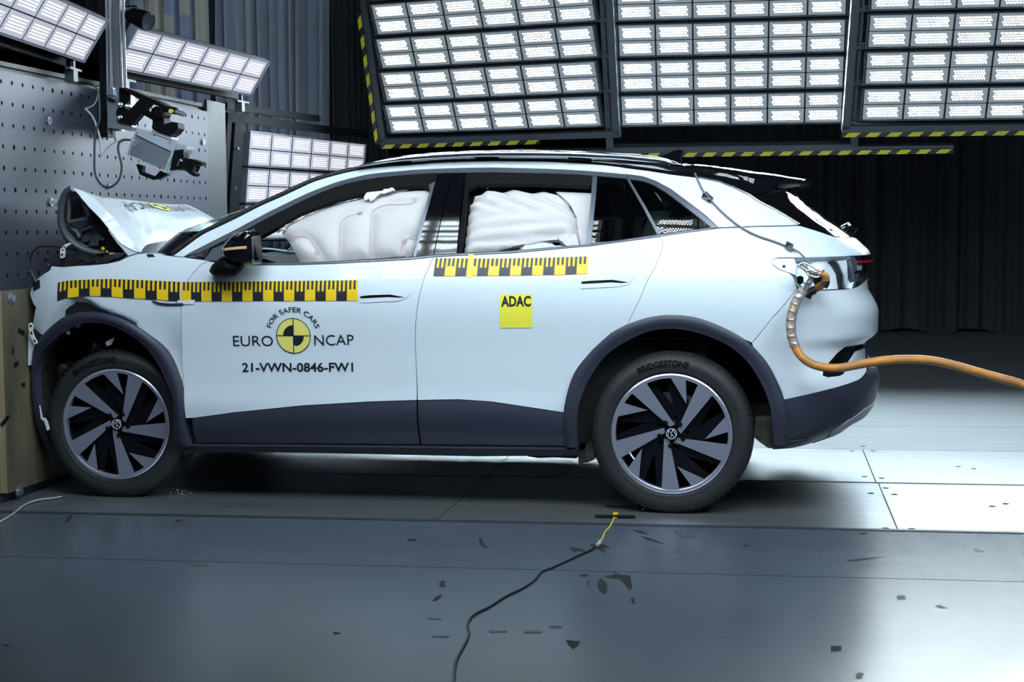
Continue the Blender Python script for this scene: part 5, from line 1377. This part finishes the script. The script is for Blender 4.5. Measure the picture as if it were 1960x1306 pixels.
def place(rim, subs, M_, parent):
    COL.objects.unlink(rim) if rim.name in COL.objects else None
    link(rim, parent); rim.matrix_basis = M_
    rim.matrix_parent_inverse = wm(parent).inverted()
    for q in subs:
        if q.name in COL.objects: COL.objects.unlink(q)
        COL.objects.link(q); q.parent = rim; q.matrix_parent_inverse = Matrix.Identity(4); q.matrix_basis = Matrix.Identity(4)
rimR, subR = make_wheel(134.5, 'wheel', (0, 0, 0), 180 + 12)
def cpy(rim, subs, M_, parent):
    r = rim.copy(); ss = [q.copy() for q in subs]
    place(r, ss, M_, parent); return r, ss
place(rimR, subR, Matrix.Translation((0.0, .035, .368)), car)
rF, sF = cpy(rimR, subR, Matrix.Translation((-2.700, .075, .362)) @ Matrix.Rotation(math.radians(2.5), 4, 'Z') @ Matrix.Scale(.985, 4) @ Matrix.Rotation(math.radians(-12), 4, 'Y'), car)
cpy(rimR, subR, Matrix.Translation((0, 2 * YC - .035, .368)) @ Matrix.Rotation(math.pi, 4, 'Z'), car)
cpy(rimR, subR, Matrix.Translation((-2.700, 2 * YC - .075, .362)) @ Matrix.Rotation(math.pi, 4, 'Z'), car)
# torn liner hanging in the front wheel arch
mb = MB()
P = smoothpath([onY(p, .16) for p in [(118, 722), (130, 706), (150, 694), (172, 680), (190, 668), (200, 690), (186, 700), (176, 690)]], 4)
mb.tube(P, [.03 + .02 * math.sin(i * .5) for i in range(len(P))], 8); mb.build('torn_liner', 'black_gloss', car, True)
mb = MB(); slab(mb, [(202, 655), (219, 646), (213, 660), (204, 663)], .10, .006); mb.build('metal_fragment', 'label', car)
mb = MB(); slab(mb, [(144, 623), (152, 622), (153, 627), (146, 628)], .05, .006); slab(mb, [(125, 634), (131, 633), (133, 640), (129, 641)], .05, .01); mb.build('liner_clip', 'label', car)
mb = MB(); slab(mb, [(75, 776), (80, 800), (86, 801), (90, 808), (94, 822), (90, 825), (84, 806), (78, 802)], .02, .01); mb.build('trim_splinter', 'label', car)
mb = MB()
for i in range(26):
    p = onY((rng.uniform(318, 365), rng.uniform(880, 935)), rng.uniform(.05, .3)); p[2] = max(.004, min(p[2], .01)); mb.box(p, (.006, .004, .004), 0, np.array(Matrix.Rotation(rng.uniform(0, 3), 3, 'Z')))
for p in [(430, 877), (346, 884), (1231, 976), (650, 944), (1018, 1003), (858, 997), (611, 909), (1568, 981), (1595, 995)]:
    q = onZ(p, .004); mb.box(q, (.010, .005, .005), 0)
tag(mb.build('glass_debris', 'steelwire'), 'scattered bright crumbs of debris on the floor under and around the car', 'debris', None, 'stuff')

# ------------------------------------------------------------------ far side of the car
PM = {}
for o in list(PANELS):
    par = PM.get(o.parent.name, None) if o.parent else None
    q = mirrored(o, parent=par or car)
    PM[o.name] = q
for o in (fender, arF, hF, sh):
    if o.name not in PM: mirrored(o, parent=car)

# ------------------------------------------------------------------ cables
# thin measuring lead taped down the rear pillar
LEAD = [(1307, 315.5), (1316, 315), (1324.5, 319), (1330.6, 335), (1339, 353.7), (1348, 370), (1365, 390), (1386, 411), (1416, 435), (1447, 451.6), (1480, 463), (1508, 474), (1519, 479.6), (1529, 488), (1543.7, 503.5), (1551, 514)]
pts = []
for i, p in enumerate(LEAD):
    if i < 3: pts.append(onY(p, [.40, .33, .29][i]))
    else:
        c = surf(*p2s(p), .008 if i < 13 else .02); pts.append(c)
mb = MB(); mb.tube(smoothpath(pts, 6), .0042, 8)
o = mb.build('measuring_lead', 'lead', None, True); tag(o, 'thin dark grey lead taped down the rear roof pillar of the car', 'cable')
for pts_, nm, lb in [([(1346, 372), (1352, 369), (1366, 381), (1358, 391), (1353, 386), (1343, 380)], 'tape_piece', 'black tape piece holding the lead high on the roof pillar'),
                ([(1505, 463.5), (1518, 471), (1514, 484), (1501, 476)], 'tape_piece', 'black tape piece holding the lead above the open tail lamp pocket')]:
    V = [surf(*p2s(p), .014 if i % 2 else .010) for i, p in enumerate(pts_)]; n = len(V)
    mb = MB(); b2 = [(v[0], v[2]) for v in V]; mb.prism(V, b2, (0, .008, 0)); o = mb.build(nm, 'blacktape'); tag(o, lb, 'tape', 'black tape pieces on the lead')
# orange power cable with woven steel pulling sock
OC = [((1562, 553), .01), ((1575, 545), -.03), ((1581, 534), -.05), ((1577, 526), -.05), ((1567, 523), -.03), ((1557, 527), .0)]
cab = empty('power_cable', tuple(onY((1545, 560), -.04)), 'thick orange cable hung from the open tail lamp pocket, leaving to the right', 'cable')
P = [onY((1538, 556), -.028), onY((1530, 566), -.038), onY((1521, 585), -.045), onY((1514.5, 612), -.05), onY((1515, 640), -.055), onY((1522, 664), -.06), onY((1534, 683), -.07), onY((1552, 696), -.08), onY((1575, 703), -.09), onY((1602, 705), -.10), onY((1632, 700.5), -.10), onY((1665, 694), -.10), onY((1700, 689.5), -.10), onY((1740, 688), -.10), onY((1780, 690), -.10), onY((1820, 698), -.10), onY((1860, 709), -.10), onY((1910, 723), -.10), onY((1960, 737), -.10), onY((2060, 775), -.10), onY((2200, 850), -.10), onY((2380, 950), -.12)]
mb = MB(); mb.tube(smoothpath(P, 6), .0188, 14); mb.build('cable_jacket', 'orange', cab, True)
sp_ = smoothpath(P[:6], 30)
mb = MB(); L_ = len(sp_)
for h in range(8):
    for sgn in (-1, 1):
        q = []
        for i in range(0, L_):
            t = sp_[min(i + 1, L_ - 1)] - sp_[max(i - 1, 0)]; t /= np.linalg.norm(t); u = np.cross(t, [0, 1, 0]); u /= np.linalg.norm(u); v = np.cross(t, u)
            a = 2 * math.pi * h / 12 + sgn * i * .37; q.append(sp_[i] + .0215 * (math.cos(a) * u + math.sin(a) * v))
        mb.tube(q, .0013, 4)
mb.build('woven_sock', 'sockwire', cab, True)
mb = MB()      # twisted wire tails up to the shackle
for k in range(9):
    a = .012 * math.cos(k * .7); b_ = .010 * math.sin(k * .7)
    q = [onY((1538 + a * 300, 558), -.045), onY((1546 + a * 500, 546 + b_ * 300), -.065), onY((1552 + a * 300, 532 + b_ * 400), -.07), onY((1547 + a * 500, 520), -.06), onY((1536 + a * 300, 511 + b_ * 300), -.045), onY((1527 + a * 100, 508), -.02)]
    mb.tube(smoothpath(q, 5), .0024, 5)
mb.build('sock_wire', 'steelwire', cab, True)
mb = MB()
def oval(c, w_, h_, ang, Y, r, tilt=0):
    q = []
    for k in range(25):
        a = 2 * math.pi * k / 24; x, y = w_ * np.sign(math.cos(a)) * abs(math.cos(a)) ** .7, h_ * math.sin(a); ca, sa = math.cos(ang), math.sin(ang)
        q.append(onY((c[0] + x * ca - y * sa, c[1] + x * sa + y * ca), Y + tilt * math.sin(a)))
    mb.tube(q, r, 8)
oval((1548, 513), 17, 5.5, .45, -.075, .0045); oval((1536, 509), 9, 4, -.1, -.05, .003); oval((1556, 524), 13, 5, .35, -.08, .0045); oval((1569, 521), 8, 2.5, -.35, -.09, .0035, .01)
mb.build('shackle', 'steelwire', cab, True)
mb = MB(); mb.tube(smoothpath([onY(p, y) for p, y in OC], 6), .0165, 12); mb.build('cable_tail', 'orange', cab, True)
mb = MB(); q = smoothpath([onY(p, -.045) for p in [(1581, 537), (1580, 543), (1576, 549)]], 4); mb.tube(q, .018, 10); mb.tube(smoothpath([onY(p, .0) for p in [(1560, 555), (1550, 560), (1544, 570)]], 4), .019, 10); mb.tube([onY(p, .02) for p in [(1556, 540), (1572, 530)]], .02, 8); mb.build('tape_wrap', 'blacktape', cab, True)
mb = MB(); slab(mb, [(1525, 531), (1532, 528), (1538, 531), (1538, 541), (1532, 545), (1526, 542)], -.02, .04); slab(mb, [(1538, 541), (1552, 543), (1552, 548), (1540, 547)], -.02, .04); mb.build('plug_holder', 'black', cab)
# blanking plug on the flank
c = surf(*p2s((1500.5, 510)), .0); mb = MB(); mb.lathe([(0, .007), (-.004, .007), (-.004, 0)], c, (0, 1, 0), 16); mb.build('flap_button', 'trim', car)
# lead lying on the floor
G = [(1144, 1043), (1131, 1054), (1112, 1062), (1096, 1069.7), (1058, 1087), (1036, 1095.6), (1023.6, 1111), (998, 1128), (970, 1141), (938, 1161.5), (915, 1173), (901.8, 1182), (895.5, 1196), (897.7, 1215), (887.6, 1237), (873, 1266), (868.6, 1306), (862, 1350), (850, 1420)]
mb = MB(); mb.tube(smoothpath([onZ(p, .0045) for p in G], 6), .0042, 6)
fc = mb.build('floor_lead', 'cableblack', None, True); tag(fc, 'thin black lead winding across the grey floor to the bottom edge', 'cable')
G = [(1176, 990.6), (1167.5, 1008), (1158, 1019), (1154, 1029), (1148.6, 1038)]
fy = empty('contact_strip', tuple(onZ((1150, 1036), 0)), 'yellow flat contact lead by the rear wheel, joined to the black floor lead', 'cable')
mb = MB(); mb.tube(smoothpath([onZ(p, .004) for p in G], 6), .0045, 6); mb.build('flat_lead', 'yelcable', fy, True)
mb = MB(); mb.tube([onZ(p, .009) for p in [(1149, 1037), (1147, 1041), (1142, 1044)]], .008, 8); mb.build('lead_joint', 'cablewhite', fy, True)
mb = MB(); P = [onZ(p, .006) for p in [(1174, 980), (1183.5, 981), (1181, 991), (1172, 990)]]; mb.prism(P, [(p[0], p[1]) for p in P], (0, 0, -.003)); mb.build('contact_tag', 'yellow', fy)
mb = MB(); P = [onZ(p, .0085) for p in [(1139, 985.5), (1216, 986.5), (1216, 990), (1139, 989)]]; mb.prism(P, [(p[0], p[1]) for p in P], (0, 0, -.0015)); tag(mb.build('tape_piece', 'blacktape'), 'strip of black tape on the floor over the yellow contact', 'tape')
mb = MB(); P = [onZ(p, .004) for p in [(1159, 967), (1213, 968.5), (1213, 971), (1159, 970)]]; mb.prism(P, [(p[0], p[1]) for p in P], (0, 0, -.0015)); tag(mb.build('tape_piece', 'blacktape'), 'short black tape strip on the floor, nearer to the rear tyre', 'tape')
mb = MB(); mb.tube(smoothpath([onZ(p, .006) for p in [(-40, 1015), (0, 999), (25, 984), (45, 968)]] + [onZ(p, .01) for p in [(70, 958), (100, 954), (118, 951)]], 6), .005, 6); tag(mb.build('barrier_lead', 'cablewhite', None, True), 'pale cable on the floor at the foot of the barrier', 'cable')

# ------------------------------------------------------------------ lamps on top of the barrier
def side_lamp(tl, tr_, bl, z, dzz, label, ext=None):
    A = onZ(tl, z); B = onZ(tr_, z)
    if ext: A = B + (A - B) / np.linalg.norm(A - B) * ext
    u = B - A; L_ = np.linalg.norm(u); uh = u / L_
    nh = np.array([uh[1], -uh[0], 0])
    return A, B, uh, nh, L_
lamps = [((263, 55), (514, 120), 2.40, 'slanted LED lamp on the barrier top, right of the mounting mast', None),
         ((115, 0), (205, 40), 2.40, 'slanted LED lamp cut by the top left corner, left of the mast', 1.78)]
for tl_, tr2, z, lb, ext in lamps:
    A, B, uh, nh, L_ = side_lamp(tl_, tr2, None, z, .2, lb, ext)
    tl3 = math.radians(32); v = math.cos(tl3) * np.array([0, 0, 1.0]) + math.sin(tl3) * nh
    root = empty('barrier_lamp', tuple(A - v * .25), lb, 'lamp', 'slanted LED lamps on the barrier')
    light_bar(root, A - v * .245, uh * L_, v * .245, 'ledside', True)
    n = np.cross(uh, v)
    for q in (.12, L_ - .12):
        mb = MB(); p = A - v * .25 + uh * q; mb.beam(p - n * .02, p - n * .02 - np.array([0, 0, .07]), .02, .02, (1, 0, 0)); mb.beam(p - uh * .08 - n * .02 - np.array([0, 0, .06]), p + uh * .10 - n * .02 - np.array([0, 0, .06]), .03, .012)
        mb.box(p - n * .03 - np.array([0, 0, .10]), (.05, .05, .06)); mb.build('lamp_foot', 'frame', root)
    mb = MB(); mb.beam(A - v * .27 + uh * .03 - n * .13 - np.array([0, 0, .05]), B - v * .27 + uh * .03 - n * .13 - np.array([0, 0, .05]), .04, .04); mb.build('support_beam', 'black', root)
# floor standing bank behind the barrier edge
A, B, uh, nh, L_ = side_lamp((480, 252.5), (700, 276.5), None, 2.02, .2, '')
root = empty('light_bank', tuple(A * [1, 1, 0]), 'upright LED bank standing behind the far end of the barrier', 'light bank')
tl3 = math.radians(6); v = math.cos(tl3) * np.array([0, 0, 1.0]) + math.sin(tl3) * nh; n = np.cross(uh, v)
for k in range(3): light_bar(root, A - v * (.245 + .275 * k), uh * L_, v * .245, 'ledside', True)
mb = MB()
def P_(a, b, c=0): return A + uh * a + v * b + n * c
mb.beam(P_(-.16, .12, -.05), P_(-.16, -2.04, -.05), .13, .10, n); mb.beam(P_(-.30, .12, -.05), P_(-.30, -2.04, -.05), .06, .10, n)
mb.beam(P_(-.33, .085, -.05), P_(L_ + .02, .085, -.05), .06, .10, n); mb.beam(P_(-.33, .165, -.05), P_(L_ - .85, .165, -.05), .05, .08, n)
for k in range(1, 5): mb.beam(P_(-.1, -.275 * k + .012, -.06), P_(L_, -.275 * k + .012, -.06), .02, .06, n)
mb.beam(P_(-.06, .05, -.055), P_(-.06, -1.3, -.055), .10, .02, n, 1)
mb.build('frame', ['framedark', 'frame'], root)
mb = MB(); mb.beam(P_(-.05, -1.03, -.05), P_(L_, -1.03, -.05), .04, .34, n); mb.build('lower_cover', 'plate', root)
mb = MB()
for b_ in (-.13, -.42): mb.lathe([(0, .012), (.01, .012), (.01, 0)], P_(-.19, b_, .01), n, 12)
mb.lathe([(0, .016), (.012, .016), (.012, 0)], P_(L_ - .86, .165, .0), n, 12); mb.build('bolt_head', 'steelwire', root)

# ------------------------------------------------------------------ camera mast with high speed camera
YM = 1.0
mast = empty('camera_mast', tuple(onY((215, 265), YM)), 'vertical aluminium guide mast hanging in front of the barrier', 'mast')
mb = MB()
slab(mb, [(207, -30), (229, -30), (232, 250), (210, 250)], YM + .04, .05)
mb.build('mast_profile', 'alu', mast)
mb = MB(); slab(mb, [(186, -30), (199, -30), (206, 262), (193, 262)], YM + .03, .10); slab(mb, [(158, -30), (186, -30), (190, 120), (180, 120)], YM + .12, .05); mb.build('mast_back', 'framedark', mast)
for x0 in (202.5, 228):
    mb = MB()
    for d, r in ((0, .0075), (6.5, .0095)):
        mb.tube([onY((x0 + d, -30), YM), onY((x0 + d + 5, 258 if x0 < 210 else 168), YM)], r, 10)
    mb.build('guide_rod', 'rod', mast, True)
car_ = empty('camera_carriage', tuple(onY((222, 250), YM)), 'bolted slide plate and black arm at the lower end of the mast', 'bracket')
mb = MB(); slab(mb, [(204, 168), (250, 172), (253, 248), (208, 242)], YM - .05, .05); slab(mb, [(203, 166), (216, 168), (217, 182), (204, 182)], YM - .07, .03); slab(mb, [(207, 235), (254, 243), (252, 251), (206, 244)], YM - .10, .06); mb.build('slide_plate', 'alu', car_)
mb = MB(); slab(mb, [(228, 168), (246, 172), (246, 200), (240, 222), (224, 232), (222, 215), (228, 200)], YM - .065, .014); mb.build('clamp_plate', 'black', car_)
for p in [(231, 201), (245, 204), (231, 226)]:
    mb = MB(); mb.lathe([(0, .016), (-.010, .016), (-.014, .010), (-.03, .010), (-.034, 0)], onY(p, YM - .065), (0, 1, 0), 14); mb.build('bolt_head', 'steelwire', car_, True)
mb = MB(); slab(mb, [(228, 168), (240, 168), (300, 193), (322, 204), (318, 209), (262, 188)], YM - .10, .10); slab(mb, [(268, 189), (288, 198), (252, 240), (224, 235)], YM - .10, .05); mb.build('support_arm', 'black', car_)
mb = MB(); slab(mb, [(205, 186), (216, 190), (218, 197), (206, 193)], YM - .08, .03); slab(mb, [(196, 212), (204, 216), (202, 222), (196, 220)], YM - .02, .03); mb.build('lock_lever', 'black', car_)
hd = empty('tripod_head', tuple(onY((310, 235), YM - .1)), 'black geared tripod head carrying the camera under the arm', 'camera mount')
mb = MB(); c = onY((302, 216), YM - .13); mb.lathe([(.10, .026), (.10, .034), (-.01, .034), (-.014, .026), (-.006, .024), (-.006, 0)], c, (0, 1, 0), 24); mb.build('pan_wheel', 'black', hd, True)
mb = MB()
mb.tube([onY((277, 214), YM - .08), onY((298, 226), YM - .08)], .018, 10); mb.tube([onY((318, 209), YM - .10), onY((336, 211), YM - .10), onY((337, 212), YM - .10)], .016, 10)
slab(mb, [(292, 224), (314, 226), (314, 238), (330, 233), (340, 236), (341, 246), (333, 256), (322, 262), (292, 248)], YM - .12, .09); slab(mb, [(300, 196), (330, 207), (334, 217), (326, 218), (310, 210)], YM - .12, .06)
mb.build('head_body', 'black', hd)
mb = MB(); mb.tube([onY((334, 213), YM - .10), onY((353, 219), YM - .10)], .0135, 10); mb.build('pan_handle', 'alu', hd, True)
mb = MB(); mb.lathe([(.0, .011), (-.02, .011), (-.02, 0)], onY((329, 213), YM - .12), (0, 1, 0), 12); mb.build('level_bubble', 'yelcable', hd, True)
mb = MB(); slab(mb, [(290, 250), (328, 263), (328, 265.5), (288, 252)], YM - .14, .10); mb.build('quick_plate', 'alu', hd)
vc = empty('video_camera', tuple(onY((300, 290), YM - .1)), 'grey ribbed high speed camera with black lens aimed down at the bonnet', 'camera')
mb = MB(); body = [(262, 246), (338, 274), (331, 297), (316, 331), (242.5, 297), (250, 270)]
slab(mb, body, YM - .13, .13)
mb.build('camera_body', 'camgrey', vc)
mb = MB()
for k in range(10):
    t = .30 + k * .065; a = (262 + (242.5 - 262) * t + 3, 246 + (297 - 246) * t + 1.5); b = (338 + (316 - 338) * t - 3, 274 + (331 - 274) * t - 1)
    mb.beam(onY(a, YM - .133), onY(b, YM - .133), .006, .0035, (0, 1, 0))
mb.build('cooling_rib', 'alu', vc)
mb = MB(); mb.beam(onY((259, 258), YM - .134), onY((324, 290), YM - .134), .004, .005, (0, 1, 0)); mb.build('body_groove', 'black', vc)
mb = MB(); slab(mb, [(254, 267), (263, 270), (260, 278), (252, 275)], YM - .1345, .003); mb.build('white_label', 'label', vc)
V, Fc = textmesh('103', .01); a = onY((254, 275.5), YM - .136); b = onY((260.5, 278), YM - .136)
t = (a - b); L_ = np.linalg.norm(t); t /= L_; up = np.cross(t, [0, -1, 0]); x0, x1 = V[:, 0].min(), V[:, 0].max()
mk('lettering', [b + t * (v[0] - x0) / (x1 - x0) * L_ + np.array([0, 0, 1.0]) * (-v[1]) * .018 + np.array([0, 0, .016]) for v in V], Fc, 'ink', vc)
mb = MB(); slab(mb, [(338, 274), (357, 279), (356, 286), (346, 300), (341, 325), (322, 330), (316, 331), (331, 297)], YM - .115, .11); mb.build('front_housing', 'camgrey', vc)
mb = MB(); slab(mb, [(333, 288), (350, 286), (352, 300), (342, 325), (325, 326)], YM - .13, .07)
ax = onY((378, 324), YM - .10) - onY((338, 306), YM - .10); Lz = np.linalg.norm(ax); ax /= Lz; o0 = onY((336, 305), YM - .10)
mb.lathe([(0, .036), (Lz * .28, .036), (Lz * .3, .032), (Lz * .55, .032), (Lz * .57, .036), (Lz * .78, .038), (Lz * .80, .042), (Lz * 1.0, .044), (Lz * .97, .034), (Lz * .92, .030)], o0, ax, 28); mb.build('lens', 'black', vc, True)
mb = MB(); mb.lathe([(Lz * .93, .032), (Lz * .97, .018), (Lz * .98, 0)], o0, ax, 24); mb.build('lens_glass', 'lensglass', vc, True)
mb = MB(); slab(mb, [(366, 304), (372, 306), (386, 311), (385, 316), (376, 318), (368, 312)], YM - .135, .07); slab(mb, [(356, 322), (376, 333), (372, 338), (360, 330)], YM - .13, .06); mb.build('lens_hood', 'black', vc)
mb = MB(); mb.tube([onY(p, YM - .15) for p in [(344, 307), (339, 318)]], .003, 6); mb.tube([onY(p, YM - .15) for p in [(345, 305), (349, 309)]], .004, 6); mb.build('lens_ring', 'steelwire', vc, True)
mb = MB(); mb.tube([onY(p, YM - .08) for p in [(265, 316), (270, 331), (295, 341), (300, 340), (308, 331), (318, 333)]], .012, 8); slab(mb, [(261, 314), (273, 318), (272, 331), (267, 329)], YM - .10, .04); slab(mb, [(297, 341), (306, 329), (322, 334), (303, 344)], YM - .10, .04); mb.build('carry_handle', 'black', vc, True)
mb = MB()
for p in [(262, 255), (295, 259), (325, 273), (252, 296), (264, 299), (296, 302), (306, 322), (309, 296), (275, 308)]:
    mb.lathe([(0, .0035), (-.003, .0035), (-.003, 0)], onY(p, YM - .131), (0, 1, 0), 8)
mb.build('body_screw', 'black', vc)
# cables of the camera
mb = MB(); mb.tube(smoothpath([onY(p, YM - .30) for p in [(250, 268), (236, 268), (228, 274), (226, 286), (229, 300), (233, 320), (230, 338), (222, 352), (208, 359), (196, 355), (186, 343), (181, 325), (181, 280), (183, 255), (190, 230), (190, 200), (186, 170), (170, 155)]], 6), .0062, 8); o = mb.build('camera_cable', 'plate2', None, True); tag(o, 'grey cable looping down in front of the perforated plate below the mast', 'cable')
mb = MB(); mb.tube(smoothpath([onY(p, YM - .26) for p in [(196, 302), (200, 290), (212, 278), (226, 270), (240, 268)]], 5), .0045, 6); mb.tube(smoothpath([onY(p, YM - .26) for p in [(195, 300), (192, 270), (186, 245), (176, 222), (163, 208)]], 5), .0055, 6); mb.tube(smoothpath([onY(p, YM - .26) for p in [(163, 208), (178, 202), (186, 188), (187, 170)]], 5), .0035, 6); o = mb.build('camera_cable', 'cablewhite', None, True); tag(o, 'pale cable beside the mast, hanging left of the camera', 'cable')
# black spotlight next to the mast
sp = empty('spotlight', tuple(onY((262, 30), YM + .1)), 'small black spotlight fixed to the mast above the slanted lamp', 'lamp')
a = onY((247, 30), YM + .15); b = onY((284, 41), YM + .10); ax = (b - a); Lz = np.linalg.norm(ax); ax /= Lz
mb = MB(); mb.lathe([(0, 0), (0, .03), (Lz * .15, .035), (Lz * .2, .05), (Lz * .85, .052), (Lz * 1.0, .050)], a, ax, 24); mb.build('housing', 'black', sp, True)
mb = MB(); mb.lathe([(Lz * .98, .049), (Lz * 1.0, .03), (Lz * 1.01, 0)], a, ax, 24); mb.build('front_glass', 'lensglass', sp, True)
mb = MB(); mb.tube([onY(p, YM + .1) for p in [(238, 12), (262, 12), (263, 22)]], .005, 6); mb.tube([onY(p, YM + .13) for p in [(238, 26), (250, 28)]], .02, 8); mb.tube([onY(p, YM + .1) for p in [(238, 10), (246, 0), (250, -20)]], .003, 6); mb.build('bracket', 'black', sp, True)
mb = MB(); mb.lathe([(0, 0), (0, .12), (.12, .13), (.16, .10), (.17, 0)], onY((160, -6), 1.9), (0.2, -.8, -.5), 24); o = mb.build('spotlight', 'black', None, True); tag(o, 'dark round lamp housing cut by the top edge, left of the mast', 'lamp')
# steel upright between banner and curtain
mb = MB(); mb.beam(onY((402, -40), 6.6), onY((402, 190), 6.6), .07, .07, (1, 0, 0)); o = mb.build('steel_upright', 'frame'); tag(o, 'slim grey steel upright right of the blue and beige banner', 'post')
mb = MB()
slab(mb, [(0, 812), (14, 795), (16, 799), (2, 818)], -.30, .02); o = mb.build('tape_scrap', 'blacktape'); tag(o, 'black strap end sticking off the barrier side at the left edge', 'tape')
